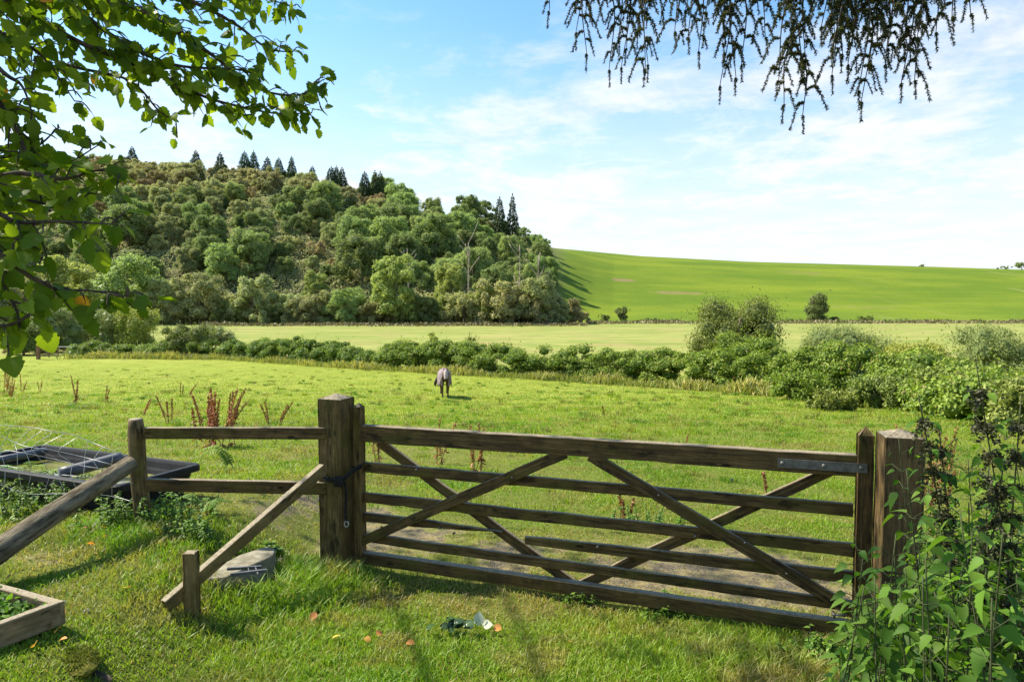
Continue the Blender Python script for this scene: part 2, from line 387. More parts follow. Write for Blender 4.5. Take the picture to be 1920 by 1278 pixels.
def groundmat():
    m, nt, o = newmat('ground'); b = NB(nt); v = b.coord('Object')
    far = b.attr('far'); hill = b.attr('hill'); wood = b.attr('wood'); dirt = b.attr('dirt')
    vs = b.coord('Object', (.35, 1.6, 1))
    big = b.noise(v, .06, 5, .6); mid = b.noise(v, .5, 5, .65); fine = b.noise(v, 6, 6, .75); tiny = b.noise(v, 40, 5, .75); band = b.noise(vs, .12, 6, .65)
    near = b.mix(b.rng(fine, .3, .7), (.135, .175, .018), (.255, .290, .038))
    near = b.mix(b.math('MULTIPLY', b.rng(mid, .4, .7), .6), near, (.285, .315, .045))
    near = b.mix(b.math('MULTIPLY', b.rng(tiny, .50, .75), .5), near, (.12, .16, .02))
    near = b.mix(b.math('MULTIPLY', b.rng(band, .55, .72), .45), near, (.30, .29, .08))
    fr = b.mix(b.rng(band, .35, .65), (.185, .225, .045), (.285, .285, .085))
    fr = b.mix(b.math('MULTIPLY', b.rng(mid, .55, .7), .45), fr, (.15, .20, .038))
    fr = b.mix(b.math('MULTIPLY', b.rng(fine, .5, .75), .35), fr, (.14, .18, .045))
    fr = b.mix(b.math('MULTIPLY', b.rng(b.noise(b.coord('Object', (.5, 1.3, 1), (9, 4, 0)), .22, 6, .7), .50, .60), .8), fr, (.27, .22, .085))
    fr = b.mix(b.math('MULTIPLY', b.rng(b.noise(b.coord('Object', (.4, 1.5, 1), (3, 14, 0)), .35, 6, .7), .50, .60), .75), fr, (.135, .19, .035))
    # mown hill with fine contour lines and worn patches
    wv = b.n('ShaderNodeTexWave', wave_type='BANDS', bands_direction='Z'); nt.links.new(b.coord('Object', (.015, .02, 1)), wv.inputs[0])
    wv.inputs['Scale'].default_value = 1.6; wv.inputs['Distortion'].default_value = 2.5; wv.inputs['Detail'].default_value = 4
    hb = b.noise(b.coord('Object', (.3, .7, 2)), .05, 5, .6)
    hl = b.mix(b.rng(hb, .35, .68), (.100, .160, .008), (.185, .232, .013))
    hl = b.mix(b.math('MULTIPLY', b.rng(wv.outputs['Fac'], .3, .9), .6), hl, (.062, .105, .010))
    hl = b.mix(b.math('MULTIPLY', b.rng(b.noise(v, .3, 5, .7), .55, .75), .4), hl, (.19, .19, .04))
    hl = b.mix(b.math('MULTIPLY', b.rng(b.noise(b.coord('Object', (1.2, .12, 1)), .10, 4, .6), .58, .66), b.attr('streak')), hl, (.25, .24, .09))
    hl = b.mix(b.math('MULTIPLY', b.attr('bare'), .8), hl, (.21, .15, .075))
    hl = b.mix(b.math('MULTIPLY', b.rng(b.noise(b.coord('Object', (1, 1, 3)), .9, 5, .75), .48, .66), .45), hl, (.06, .105, .010))
    wd = b.mix(b.rng(mid, .3, .7), (.07, .075, .03), (.15, .14, .06))
    st = b.n('ShaderNodeTexVoronoi'); nt.links.new(v, st.inputs[0]); st.inputs['Scale'].default_value = 75
    gravel = b.mix(b.rng(st.outputs['Distance'], .1, .5), (.215, .19, .15), (.075, .062, .042))
    gravel = b.mix(b.rng(b.noise(v, 9, 5, .75), .40, .62), gravel, (.215, .175, .085))
    gravel = b.mix(b.math('MULTIPLY', b.rng(b.noise(v, 4, 5, .7), .5, .65), .6), gravel, (.12, .10, .07))
    dn = b.rng(b.math('ADD', dirt, b.math('MULTIPLY', b.math('SUBTRACT', b.noise(v, 5, 7, .8), .5), 1.5)), .35, .62)
    near = b.mix(b.math('MULTIPLY', b.rng(dirt, .12, .5), .75), near, b.mix(fine, (.30, .22, .10), (.42, .36, .17)))
    near = b.mix(dn, near, gravel)
    # the soil between the blades close to the camera
    col = b.mix(far, near, fr); col = b.mix(hill, col, hl); col = b.mix(wood, col, wd)
    col = b.mix(b.math('MULTIPLY', b.attr('close'), b.math('SUBTRACT', 1.0, dn)), col, b.mix(fine, (.06, .075, .012), (.15, .17, .03)))
    h = b.math('ADD', fine, b.math('MULTIPLY', tiny, .5))
    p = b.pbr(col, .95, .1, h, .5, .05); nt.links.new(p, o.inputs[0]); return m
M_GROUND = groundmat()

# ------------------------------------------------------------ ground: one sheet to the horizon
def dirtmask(x, y):
    # trodden track through the gateway, and the worn ground right of the trough
    c = sm(1.25, .25, np.abs((y-5.25)+.33*(x-.1))/.85)*sm(-3.0, -1.8, x)*sm(3.2, 1.8, x)
    c2 = sm(1.0, .2, np.hypot((x+1.75)/1.3, (y-6.3)/1.1))
    c3 = .22*sm(1.0, .2, np.hypot((x+.2)/1.1, (y-4.3)/.45)) + .5*sm(1, .2, np.hypot((x+3.0)/.5, (y-4.3)/.4))
    c4 = .0*sm(1.0, .3, np.hypot((x+2.55)/.55, (y-3.35)/.25))
    c5 = .35*sm(1.0, .2, np.hypot((x+2.2)/2.6, (y-11)/2.0))
    n = fbm(x*2.3, y*2.3, 31, 5)
    return np.clip(np.maximum.reduce([c*.66, c2*.62, c3, c4, c5])*(.05+1.75*n), 0, 1)
def axis(a, b, n, k):
    t = np.linspace(-1, 1, n); s = np.sinh(t*k)/math.sinh(k); return s
sx = np.sinh(np.linspace(-1, 1, 520)*6.6)/math.sinh(6.6)*1700
ty = np.linspace(0, 1, 520); sy = -6 + (np.sinh(ty*6.2)/math.sinh(6.2))*2600
def more(a, lo, hi, step):
    return np.unique(np.concatenate([a, np.arange(lo, hi, step)]))
sx = more(sx, -260, 420, 3.0); sy = more(sy, 150, 520, 2.5)
GX, GY = np.meshgrid(sx, sy); GZ = Hgt(GX, GY)
nx, ny = len(sx), len(sy)
ids = np.arange(nx*ny).reshape(ny, nx)
q = np.stack([ids[:-1, :-1], ids[:-1, 1:], ids[1:, 1:], ids[1:, :-1]], -1).reshape(-1, 4)
me = bpy.data.meshes.new('ground')
me.vertices.add(nx*ny); me.vertices.foreach_set('co', np.stack([GX, GY, GZ], -1).astype(np.float32).ravel())
me.loops.add(len(q)*4); me.loops.foreach_set('vertex_index', q.astype(np.int32).ravel())
me.polygons.add(len(q)); me.polygons.foreach_set('loop_start', np.arange(0, len(q)*4, 4, dtype=np.int32))
me.polygons.foreach_set('loop_total', np.full(len(q), 4, np.int32)); me.polygons.foreach_set('use_smooth', np.ones(len(q), bool))
GU = 960+F_PX*GX/np.maximum(GY, 30)
hedge_y = np.interp(GU, [0, 600, 1000, 1500, 2000], [64, 58, 49, 40, 28])
def blob(u0, v0, ru, rd):
    p = G(u0, v0); return sm(1.15, .7, np.hypot((GX-p.x)/ru, (GY-p.y)/rd)+(vn(GX*.5, GY*.5, 3)-.5)*.5)
ats = {'far': sm(-3, 3, GY-hedge_y-6), 'hill': sm(192, 200, GY)*sm(1000, 1030, GU), 'wood': sm(175, 185, GY)*sm(1070, 1020, GU+0*(GY)),
       'dirt': dirtmask(GX, GY), 'close': sm(26, 8, GY),
       'bare': np.clip(blob(1170, 525, 6, 4)+blob(1270, 549, 10, 3.5)+.7*blob(1625, 576, 12, 4)*vn(GX*.4, GY*.2, 8)+.5*blob(1510, 512, 14, 8)*vn(GX*.3, GY*.3, 5), 0, 1),
       'streak': sm(1500, 1850, GU)*.38}
for k, a in ats.items():
    at = me.attributes.new(k, 'FLOAT', 'POINT'); at.data.foreach_set('value', np.ascontiguousarray(a, dtype=np.float32).ravel())
me.update(calc_edges=True); me.materials.append(M_GROUND)
ground = link('ground', me); ground['kind'] = 'structure'

# ------------------------------------------------------------ grass
def grass():
    n = 580000
    r = rng.random(n); d = 2.7*np.exp(r*math.log(68/2.7)); x = (rng.random(n)*2-1)*(.80*d+.4); y = d
    dm = dirtmask(x, y); hd_ = np.interp(960+F_PX*x/np.maximum(y, 5), [0, 600, 1000, 1500, 2000], [66, 58, 49, 39, 28]); keep = (y < hd_) & (rng.random(n) > np.clip(dm*1.5-.12, 0, .93))
    tx = fbm(x*1.5, y*1.5, 77)
    keep &= rng.random(n) < .35+1.3*tx
    # clear of the raised bed, slab and trough
    keep &= ~((x > -3.9) & (x < -2.50) & (y > 3.15) & (y < 3.75) & (x+ (y-3.4)*.9 < -2.45))
    slc_ = G(456, 1074); keep &= ~(np.hypot((x-slc_.x)/.27, (y-slc_.y)/.22) < .95)
    # tussocks scattered over the paddock
    tu = 1300; ty_ = 6.5*np.exp(rng.random(tu)*math.log(60/6.5)); tx_ = (rng.random(tu)*2-1)*.8*ty_; mcl = 34; sp_ = .05+.10*rng.random(tu)
    x2 = (tx_[:, None]+rng.normal(size=(tu, mcl))*sp_[:, None]).ravel(); y2 = (ty_[:, None]+rng.normal(size=(tu, mcl))*sp_[:, None]).ravel()
    x = np.concatenate([x, x2]); y = np.concatenate([y, y2]); d = np.concatenate([d, y2]); dm = np.concatenate([dm, np.zeros(len(x2))]); tx = np.concatenate([tx, np.full(len(x2), .5)]); keep = np.concatenate([keep, np.ones(len(x2), bool)]); tuft = np.concatenate([np.zeros(n), np.ones(len(x2))])[keep]
    x, y, d, dm, tx = x[keep], y[keep], d[keep], dm[keep], tx[keep]; n = len(x)
    hgt = (.018+.030*rng.random(n)+.035*np.clip(tx-.45, 0, 1)*3)*(1+.6*sm(8, 20, d))*np.where(y > 6.2, .8, 1)*(1-.55*dm)
    hgt = hgt*(1+1.6*tuft)
    # longer tufts round the posts and under the gate
    for (a, c, rr) in [(-1.25, 4.9, .5), (-1.9, 4.15, .5), (-2.7, 4.9, .6), (2.0, 3.7, .8), (-1.3, 4.3, .3)]:
        hgt *= 1+1.3*np.exp(-((x-a)**2+(y-c)**2)/rr**2)
    line = np.exp(-((y-(4.58-.367*(x-.0)))/.16)**2)*sm(.2, .9, x)*sm(2.4, 1.9, x); hgt *= 1-.25*line
    hgt *= np.where(y > 14, 1+.35*vn(x*.5, y*.5, 4), 1)*(1-.8*sm(30, 67, y))
    far = np.clip(d/12, 0, 1)
    w = .0036+.0007*d
    z = Hgt(x, y)-.01
    th = rng.random(n)*2*math.pi; lean = hgt*(.25+.75*rng.random(n))
    lx, ly = np.cos(th)*lean, np.sin(th)*lean
    ph = rng.random(n)*math.pi*.8-.4*math.pi; wx, wy = np.cos(ph)*w/2, np.sin(ph)*w/2
    B = np.stack([x, y, z], -1); W = np.stack([wx, wy, 0*x], -1); Ln = np.stack([lx, ly, 0*x], -1); U = np.stack([0*x, 0*x, hgt], -1)
    V = np.stack([B-W, B+W, B+.6*U+.3*Ln-W*.8, B+.6*U+.3*Ln+W*.8, B+U*(.92)+Ln], 1)
    F = np.array([(0, 1, 3), (0, 3, 2), (2, 3, 4)])[None]+(np.arange(n)*5)[:, None, None]
    acc = Acc(); a = np.clip(rng.random(n)*.75+.25*tx-.45*tuft, 0, 1); acc.add(V.reshape(-1, 3), F.reshape(-1, 3), np.repeat(a, 5))
    me = acc.mesh('grass', M_GRASS, False)
    dry = np.clip(dm*1.7, 0, .9)*(rng.random(n) < .75) + (rng.random(n) < .07)*.8 + sm(.54, .68, fbm(x*1.6, y*1.6, 55))*.75*(rng.random(n) < .6)
    at = me.attributes.new('dry', 'FLOAT', 'POINT'); at.data.foreach_set('value', np.repeat(np.clip(dry, 0, 1), 5).astype(np.float32))
    tagit(link('grass', me), 'short green grass covering the paddock and the ground before the gate', 'grass', None, 'stuff')
grass()

# ------------------------------------------------------------ crowns
def rdir(n, r=None):
    v = (r or rng).normal(size=(n, 3)); return nrm(v)
def ico(acc, c, rad, rnd, sub=2):
    bm = bmesh.new(); bmesh.ops.create_icosphere(bm, subdivisions=sub, radius=1)
    V = np.array([v.co[:] for v in bm.verts]); F = np.array([[l.vert.index for l in f.loops] for f in bm.faces]); bm.free()
    acc.add(V*rad+c, F, rnd)
def lobes_crown(acc, r, W, Dp, Hh, z0, nl, nleaf, leaf, lob=(.26, .42), core=True, T=T_DIA, shape='round', up=.25, cover=.55):
    """clumped crown: leaves spread over and just inside many overlapping lobes"""
    C = []; Rr = []
    for i in range(nl):
        v = nrm(r.normal(size=3)); k = (.35+.5*r.random())
        c = np.array([v[0]*W/2*k, v[1]*Dp/2*k, Hh/2+v[2]*Hh/2*k])
        if shape == 'dome': c[2] = Hh*(.06+.86*r.random()**.85); f = math.sqrt(max(0.05, 1-((c[2]-Hh*.12)/Hh)**2)); aa_ = r.random()*6.283; q_ = (.15+.85*r.random()**.5)*f*(.60+.16*r.random()); c[0] = math.cos(aa_)*W/2*q_*1.25; c[1] = math.sin(aa_)*Dp/2*q_*1.25
        rad = (lob[0]+(lob[1]-lob[0])*r.random())*min(W, Hh*1.4)/2
        C.append(c); Rr.append(np.array([rad*1.08, rad*1.08, rad*1.0]))
    C = np.array(C); Rr = np.array(Rr); C[:, 2] = np.maximum(C[:, 2], Rr[:, 2]*.75)
    per = int(nleaf*2.0/nl); P = []; N = []
    for i in range(nl):
        d = nrm(r.normal(size=(per, 3))); d[:, 2] = np.where(d[:, 2] < -.65, -d[:, 2], d[:, 2])
        rr = np.where(r.random(per) < .75, 1+.15*r.normal(size=per), .70+.25*r.random(per))
        p = C[i]+d*Rr[i]*rr[:, None]
        q = ((p[:, None]-C[None])/Rr[None]); inside = (np.linalg.norm(q, axis=2) < .78); inside[:, i] = False
        k = ~inside.any(axis=1); P.append(p[k]); N.append(nrm(d[k]/Rr[i]))
    P = np.vstack(P); N = np.vstack(N)
    if len(P) > nleaf:
        s = r.permutation(len(P))[:nleaf]; P, N = P[s], N[s]
    n = len(P); N2 = nrm(N+.55*r.normal(size=(n, 3))+np.array([0, 0, up])); D = nrm(np.cross(N2, r.normal(size=(n, 3))))
    P = P+np.array([0, 0, z0])
    cl = np.clip(.5+.28*r.normal(size=n), 0, 1)
    scatter(acc, P-D*leaf*.5, D, N2, leaf*(.6+.8*r.random(n)), T, cl)
    if core:
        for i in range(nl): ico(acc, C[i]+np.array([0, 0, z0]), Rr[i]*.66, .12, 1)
    return C, Rr
def trunk(acc, r, h, rad, spread, nlimb=4, lean=0):
    top = np.array([lean*h, 0, h])
    tube(acc, spline([(0, 0, -.3), (lean*h*.4, .02*h, h*.5), top], 4), np.linspace(rad, rad*.45, 9)[:9] if False else rad*.8, 6)
    for i in range(nlimb):
        a = r.random()*6.28; s = .35+.3*r.random(); b_ = top*s; e = b_+np.array([math.cos(a)*spread, math.sin(a)*spread, h*(.35+.4*r.random())])
        tube(acc, spline([b_, (b_+e)/2+np.array([0, 0, -.05*h]), e], 3), rad*.35, 5)
class Proto: pass
def make_tree(seed, W, Hh, nl, nleaf, leaf, mat, z0=1.5, shape='round', bark=M_BARKG, lob=(.26, .42), name='broadleaf_tree'):
    r = np.random.default_rng(seed); p = Proto(); p.name = name; p.W = W; p.H = Hh+z0
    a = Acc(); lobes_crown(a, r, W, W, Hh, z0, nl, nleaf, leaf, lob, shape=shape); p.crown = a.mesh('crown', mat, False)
    t = Acc(); trunk(t, r, z0+Hh*.55, W*.022+.06, W*.22); p.trunk = t.mesh('trunk', bark)
    return p
def make_conifer(seed, W, Hh, nt, per, mat=M_CONIF):
    r = np.random.default_rng(seed); p = Proto(); p.name = 'conifer_tree'; p.W = W; p.H = Hh
    a = Acc()
    for k in range(nt):
        h = Hh*(.10+.90*k/nt); rad = W/2*(1-(k/nt))**.85*(.75+.5*r.random())+.15
        m = int(per*(rad/(W/2))+8); nb = 7; az = r.integers(0, nb, m)/nb*6.28+r.random()*1+r.normal(size=m)*.16
        rr = np.sqrt(r.random(m))*rad; P = np.stack([np.cos(az)*rr, np.sin(az)*rr, h-rr*.38+r.normal(size=m)*.12], -1)
        D = nrm(np.stack([np.cos(az), np.sin(az), -.35+0*az], -1)+.3*r.normal(size=(m, 3))); N = nrm(np.array([0, 0, 1.])+.4*r.normal(size=(m, 3)))
        scatter(a, P, D, N, .55+.5*r.random(m), T_DIA, r.random(m), .7)
    scatter(a, np.array([[0, 0, Hh*.95]]*6), np.array([[0, 0, 1.]]*6)+.1*r.normal(size=(6, 3)), r.normal(size=(6, 3)), .9)
    p.crown = a.mesh('crown', mat, False); t = Acc(); tube(t, [(0, 0, -.3), (0, 0, Hh*.5), (0, 0, Hh*.97)], [W*.045, W*.03, .04], 6); p.trunk = t.mesh('trunk', M_BARKG)
    return p
def plant_tree(p, loc, s, label, cat, group, rz=None, sz=None, tr=True, name=None):
    e = empty(name or p.name, loc, label, cat, group, rz if rz is not None else random.random()*6.28)
    ax_ = .84+.36*random.random(); e.scale = (s*ax_, s*(2-ax_)**.7, sz or s)
    link('crown', p.crown, e)
    if tr: link('trunk', p.trunk, e)
    return e
random.seed(5)
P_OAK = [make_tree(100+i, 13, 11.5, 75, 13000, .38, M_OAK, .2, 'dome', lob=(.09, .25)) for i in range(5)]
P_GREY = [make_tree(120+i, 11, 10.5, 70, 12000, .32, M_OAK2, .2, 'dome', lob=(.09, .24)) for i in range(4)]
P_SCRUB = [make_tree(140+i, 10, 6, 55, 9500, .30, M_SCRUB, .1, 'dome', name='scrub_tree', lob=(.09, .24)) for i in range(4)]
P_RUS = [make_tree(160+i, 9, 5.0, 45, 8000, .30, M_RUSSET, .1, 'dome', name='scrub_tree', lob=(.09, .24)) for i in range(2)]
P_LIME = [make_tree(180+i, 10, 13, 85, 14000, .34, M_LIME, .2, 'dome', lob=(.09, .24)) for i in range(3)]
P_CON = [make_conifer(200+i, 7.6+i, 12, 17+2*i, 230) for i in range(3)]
P_BARE = None
KINDS = {'oak': (P_OAK, 'dark green round oak'), 'grey': (P_GREY, 'grey green broadleaf tree'), 'scrub': (P_SCRUB, 'pale olive scrubby tree'),
         'rus': (P_RUS, 'brownish russet scrub tree'), 'lime': (P_LIME, 'tall bright green tree'), 'con': (P_CON, 'dark pointed conifer')}
def uv_of(p):
    d = p.y*CP-(p.z-CAM_H)*SP; k = (p.z-CAM_H)*CP+p.y*SP
    return 960+F_PX*p.x/d, 639-F_PX*k/d
def wood():
    r = np.random.default_rng(4); pts = []
    # hillside: jittered rows from the foot to the ridge
    y = 203.0; row = 0
    while y < 345:
        sp = 9.2+ (y-190)*.016; x0 = (-330)/F_PX*y*3.2; x1 = (1030-960)/F_PX*y
        x = -.82*y + (row % 2)*sp/2
        while x < x1:
            px_, py_ = x+r.normal()*2.0, y+r.normal()*2.2
            u = 960+F_PX*px_/py_
            if u < 1035: pts.append((px_, py_))
            x += sp*(.9+.25*r.random())
        y += sp*.98; row += 1
    cnt = {}
    for (x, y) in pts:
        z = H1(x, y); u, v = uv_of(Vector((x, y, z+5)))
        if u < -20: continue
        n = fbm(np.array(x*.035), np.array(y*.035), 91); n = float(n)
        t = (y-190)/150
        scr = sm(.25, .75, t)*sm(820, 520, u)*1.0
        if n*.9+r.random()*.35 < .42+.62*scr: k = 'scrub' if r.random() < .72 else 'rus'
        elif t > .40 and n > .50 and r.random() < .30 and u < 780: k = 'con'
        else: k = 'oak' if (r.random() < .62 or u > 650) else 'grey'
        if u > 800 and k == 'rus': k = 'grey'
        s = {'scrub': .85+.4*r.random(), 'rus': .8+.4*r.random(), 'con': .55+.3*r.random(), 'oak': .50+.72*r.random()**1.6, 'grey': .52+.58*r.random()}[k]
        if u > 930: s *= .85
        band = 'at the foot' if t < .12 else 'low down' if t < .28 else 'below halfway' if t < .45 else 'above halfway' if t < .66 else 'high up' if t < .85 else 'on the skyline'
        side = ['far left of the wood', 'left of the wood', 'left of mid wood', 'mid wood', 'right of mid wood', 'right of the wood', 'beside the hill field'][int(np.searchsorted([150, 300, 450, 620, 780, 930], u))]
        big = 'very large ' if s > 1.2 else 'large ' if s > 1.0 else 'mid sized ' if s > .84 else 'small ' if s > .7 else 'very small '
        protos, d = KINDS[k]
        plant_tree(protos[r.integers(len(protos))], (x, y, z-.4), s*(.9+.3*r.random()), f'{big}{d} {band}, {side}', 'tree', 'trees of the wood on the hill', tr=(t < .3))
wood()
def tree_at(kind, u, vbase, vtop, label, idx=0, d=None, group='named trees along the edge of the wood', name=None):
    """a tree whose foot and top are where the photograph shows them"""
    protos = KINDS[kind][0]; p = protos[idx % len(protos)]
    b = G(u, vbase) if d is None else None
    if d is not None:
        x = (u-960)/F_PX*d; b = Vector((x, d, H1(x, d)))
    hz = (CAM_H + b.y*float(tanE(vtop))) - b.z
    s = max(hz, 1)/p.H
    return plant_tree(p, (b.x, b.y, b.z-.1), s, label, 'tree', group, sz=s, name=name)
def undergrowth():
    r = np.random.default_rng(19); n = 240000; y = 180+175*r.random(n)**1.0; u = -60+1110*r.random(n); x = (u-960)/F_PX*y
    bump = 2.6*fbm(x*.22, y*.22, 44, 4)**1.3*2+.2; k = u < 1000+30*vn(y*.1, y*0, 3); x, y, bump = x[k], y[k], bump[k]; n = len(x)
    z = Hgt(x, y)+bump*(1-.35*r.random(n)**2); N = nrm(r.normal(size=(n, 3))*.5+np.array([0, -.35, .8])); D = nrm(np.cross(N, r.normal(size=(n, 3)))); a = Acc()
    scatter(a, np.stack([x, y, z], -1), D, N, (.28+.32*r.random(n)), T_DIA, np.clip(.45+.25*r.normal(size=n)+(fbm(x*.05, y*.05, 8)-.5)*1.2, 0, 1), 1.3)
    tagit(link('undergrowth', a.mesh('undergrowth', M_SCRUB, False)), 'pale olive undergrowth filling the gaps between the trees of the wooded hill', 'undergrowth', None, 'stuff')
undergrowth()
def foot_belt():
    r = np.random.default_rng(23); u = 270.0
    while u < 1070:
        k = ['lime', 'grey', 'scrub', 'grey', 'scrub', 'oak'][int(r.integers(6))]; d = 176+10*r.random(); x = (u-960)/F_PX*d; z = H1(x, d); h = 4.2+3.2*r.random(); p = KINDS[k][0][int(r.integers(3))%len(KINDS[k][0])]
        where = 'left end' if u < 420 else 'left part' if u < 600 else 'middle' if u < 760 else 'right part' if u < 930 else 'right end'
        cn = {'lime': 'bright green', 'grey': 'grey green', 'scrub': 'pale olive', 'oak': 'dark green'}[k]
        plant_tree(p, (x, d, z-.1), h/p.H*1.15, f'{"tall" if h > 6 else "low"} {cn} bush at the foot of the wood, {where}', 'bush', 'bushes along the foot of the wood', sz=h/p.H, name='bush'); u += 22+18*r.random()
foot_belt()
FOOT = [('lime', 740, 606, 474, 'tallest bright green tree at the foot of the wood', 0), ('lime', 842, 606, 488, 'bright green tree just right of the tallest one at the wood edge', 1),
 ('grey', 375, 606, 506, 'pale buff green tree at the wood edge above the yellow shrub', 0), ('grey', 475, 606, 512, 'broad grey green willow at the wood edge, left of the ivy covered trunks', 1),
 ('lime', 592, 607, 506, 'tree wrapped in bright ivy at the foot of the wood', 2), ('oak', 655, 607, 540, 'low dark tree between the ivy tree and the tallest bright tree', 1),
 ('lime', 905, 606, 530, 'dark bushy tree at the wood edge, right of the two bright trees', 0), ('grey', 545, 607, 548, 'low grey tree beside the ivy tree at the wood edge', 2),
 ('oak', 425, 606, 560, 'small dark tree low between two grey trees at the wood edge', 2), ('scrub', 330, 606, 560, 'round low bush at the left end of the wood edge', 0),
 ('grey', 305, 600, 520, 'spreading grey green tree at the left end of the wood edge', 2), ('oak', 800, 606, 555, 'dark bush below the bright trees at the wood edge', 3),
 ('scrub', 700, 607, 566, 'pale bush in front of the tallest bright tree', 1), ('oak', 240, 596, 480, 'dark tree standing in deep shade at the left of the wood', 0),
 ('scrub', 965, 606, 560, 'pale olive bush at the right end of the wood edge', 2), ('lime', 1010, 606, 548, 'yellow green bush by the corner of the wood', 1),
 ('grey', 1050, 603, 560, 'rounded bush at the corner of the wood below the green hill', 0), ('scrub', 1092, 606, 582, 'orange tipped low bush past the corner of the wood', 1),
 ('oak', 620, 607, 570, 'low dark shrub at the foot of the ivy tree', 2), ('oak', 510, 607, 575, 'low dark shrub under the grey willow', 0),
 ('scrub', 935, 600, 528, 'pale scrub tree above the right end of the wood edge', 0), ('scrub', 870, 600, 545, 'pale scrub tree behind the two bright trees', 1),
 ('grey', 1005, 596, 515, 'tall grey green tree at the corner of the wood', 1), ('scrub', 985, 600, 540, 'brownish scrub bush near the bare trunks', 2)]
for k, u, vb, vt, lab, ix in FOOT: tree_at(k, u, vb, vt, lab, ix, d=177+2.5*((u*7) % 5))
# skyline conifers and the pair at the corner of the wood
for i, (u, vt, dd) in enumerate([(375, 288, 330), (420, 292, 310), (465, 290, 330), (482, 289, 332), (507, 300, 334), (528, 302, 334), (552, 299, 328), (590, 318, 334), (625, 319, 325), (635, 317, 326), (645, 320, 330), (687, 328, 318), (706, 326, 318), (716, 328, 320), (937, 376, 300), (961, 370, 300), (257, 281, 334), (455, 465, 230), (405, 338, 290), (385, 345, 285), (683, 388, 270), (658, 365, 280)]):
    vt -= 7
    where = 'on the hill skyline' if i < 14 else ('at the right edge of the wood' if i < 16 else 'among the hillside broadleaves')
    p = P_CON[i % 3]; x = (u-960)/F_PX*dd; z = H1(x, dd); ht = CAM_H+dd*float(tanE(vt))-z
    ht = max(ht, 7); s = ht/p.H
    names_ = ['leftmost pair', 'left group', 'left group', 'left group', 'middle group', 'middle group', 'middle group', 'lone small one past the middle group', 'second group from the right', 'second group from the right', 'second group from the right', 'rightmost group', 'rightmost group', 'rightmost group', 'shorter of the two', 'taller of the two', 'tiny one at the summit', 'bright one low in the wood', 'left of a pair halfway up', 'right of a pair halfway up', 'lone one on the right slope', 'one below the skyline group']
    e = plant_tree(p, (x, dd, z-.2), min(s, .95), f'dark pointed conifer {where}, {names_[i]}', 'conifer', 'conifers of the wooded hill', sz=s)
# bare dead trees at the edge of the wood
def bare_tree(u, vb, vt, d, seed, label):
    r = np.random.default_rng(seed); x = (u-960)/F_PX*d; z = H1(x, d); h = CAM_H+d*float(tanE(vt))-z; z0 = max(0, CAM_H+d*float(tanE(vb))-z)
    e = empty('dead_tree', (x, d, z), label, 'dead tree', 'bare trunks at the edge of the wood')
    a = Acc(); o = np.array([x, d, z]); path = spline([o, o+np.array([.1, 0, h*.5]), o+np.array([.3*r.normal(), 0, h])], 6)
    tube(a, path, np.linspace(.28, .10, len(path)), 6); a.obj('trunk', M_BARKP, e)
    b = Acc()
    for i in range(9):
        k = int(len(path)*(.35+.6*r.random())); k = min(k, len(path)-1); an = r.random()*6.28; ln = h*(.12+.16*r.random()); s = path[k]
        en = s+np.array([math.cos(an)*ln*.7, math.sin(an)*ln*.4, ln]); tube(b, spline([s, (s+en)/2+r.normal(size=3)*.2, en], 3), [.12, .1, .09, .07, .05, .04][:5] if False else .09, 5)
    b.obj('branches', M_BARKP, e)
bare_tree(878, 600, 455, 181, 1, 'forked bare pale trunk above the bright trees at the wood edge')
bare_tree(974, 600, 460, 180, 2, 'tall pale bare trunk near the corner of the wood')
bare_tree(1006, 590, 478, 182, 3, 'leaning bare trunk at the very corner of the wood')
bare_tree(766, 590, 466, 186, 4, 'thin bare trunk behind the tallest bright tree')

def shrub_mesh(seed, W, Hh, nl, nleaf, leaf, mat, T=T_DIA, lob=(.22, .38), core=True, D=None):
    r = np.random.default_rng(seed); a = Acc(); lobes_crown(a, r, W, D or W*.8, Hh, 0, nl, nleaf, leaf, lob, core, T, 'dome'); return a, r
def shrub(name, base, W, Hh, seed, mat, label, cat='shrub', leaf=.12, nleaf=7000, nl=30, group=None, wisps=70, T=T_DIA, lob=(.22, .38), D=None):
    e = empty(name, base, label, cat, group)
    nl = int(nl*1.4); nleaf = int(nleaf*1.8)
    a, r = shrub_mesh(seed, W, Hh, nl, nleaf, leaf*.9, mat, T, (lob[0]*.85, lob[1]*.9), D=D)
    # loose shoots breaking the outline
    for i in range(wisps):
        az = r.random()*6.28; rr = W*.42*math.sqrt(r.random()); s = np.array([math.cos(az)*rr, math.sin(az)*rr, Hh*(.60+.2*r.random())])
        ln = Hh*(.18+.28*r.random()); dr = nrm(np.array([math.cos(az)*.4, math.sin(az)*.4, 1])+.25*r.normal(size=3))
        k = 16; tt = r.random(k); P = s+dr*ln*tt[:, None]*1.0+r.normal(size=(k, 3))*.03*W
        Dd = nrm(dr+.9*r.normal(size=(k, 3))); scatter(a, P, Dd, nrm(r.normal(size=(k, 3))+np.array([0, 0, .8])), leaf*.9, T, r.random(k))
    link('foliage', a.mesh('foliage', mat, False), e)
    b = Acc()
    for i in range(6):
        an = r.random()*6.28; en = np.array([math.cos(an)*W*.3, math.sin(an)*W*.25, Hh*(.55+.3*r.random())]); tube(b, spline([(0, 0, -.1), en*np.array([.4, .4, .5]), en], 3), .03*Hh/2, 5)
    link('stems', b.mesh('stems', M_BARKG), e)
    return e
def shrub_at(u, vb, vt, wpx, seed, mat, label, **k):
    b = G(u, vb); dd = b.y; return shrub(k.pop('name', 'shrub'), b-Vector((0, 0, .05)), wpx/F_PX*dd, (CAM_H+dd*float(tanE(vt)))-b.z, seed, mat, label, **k)
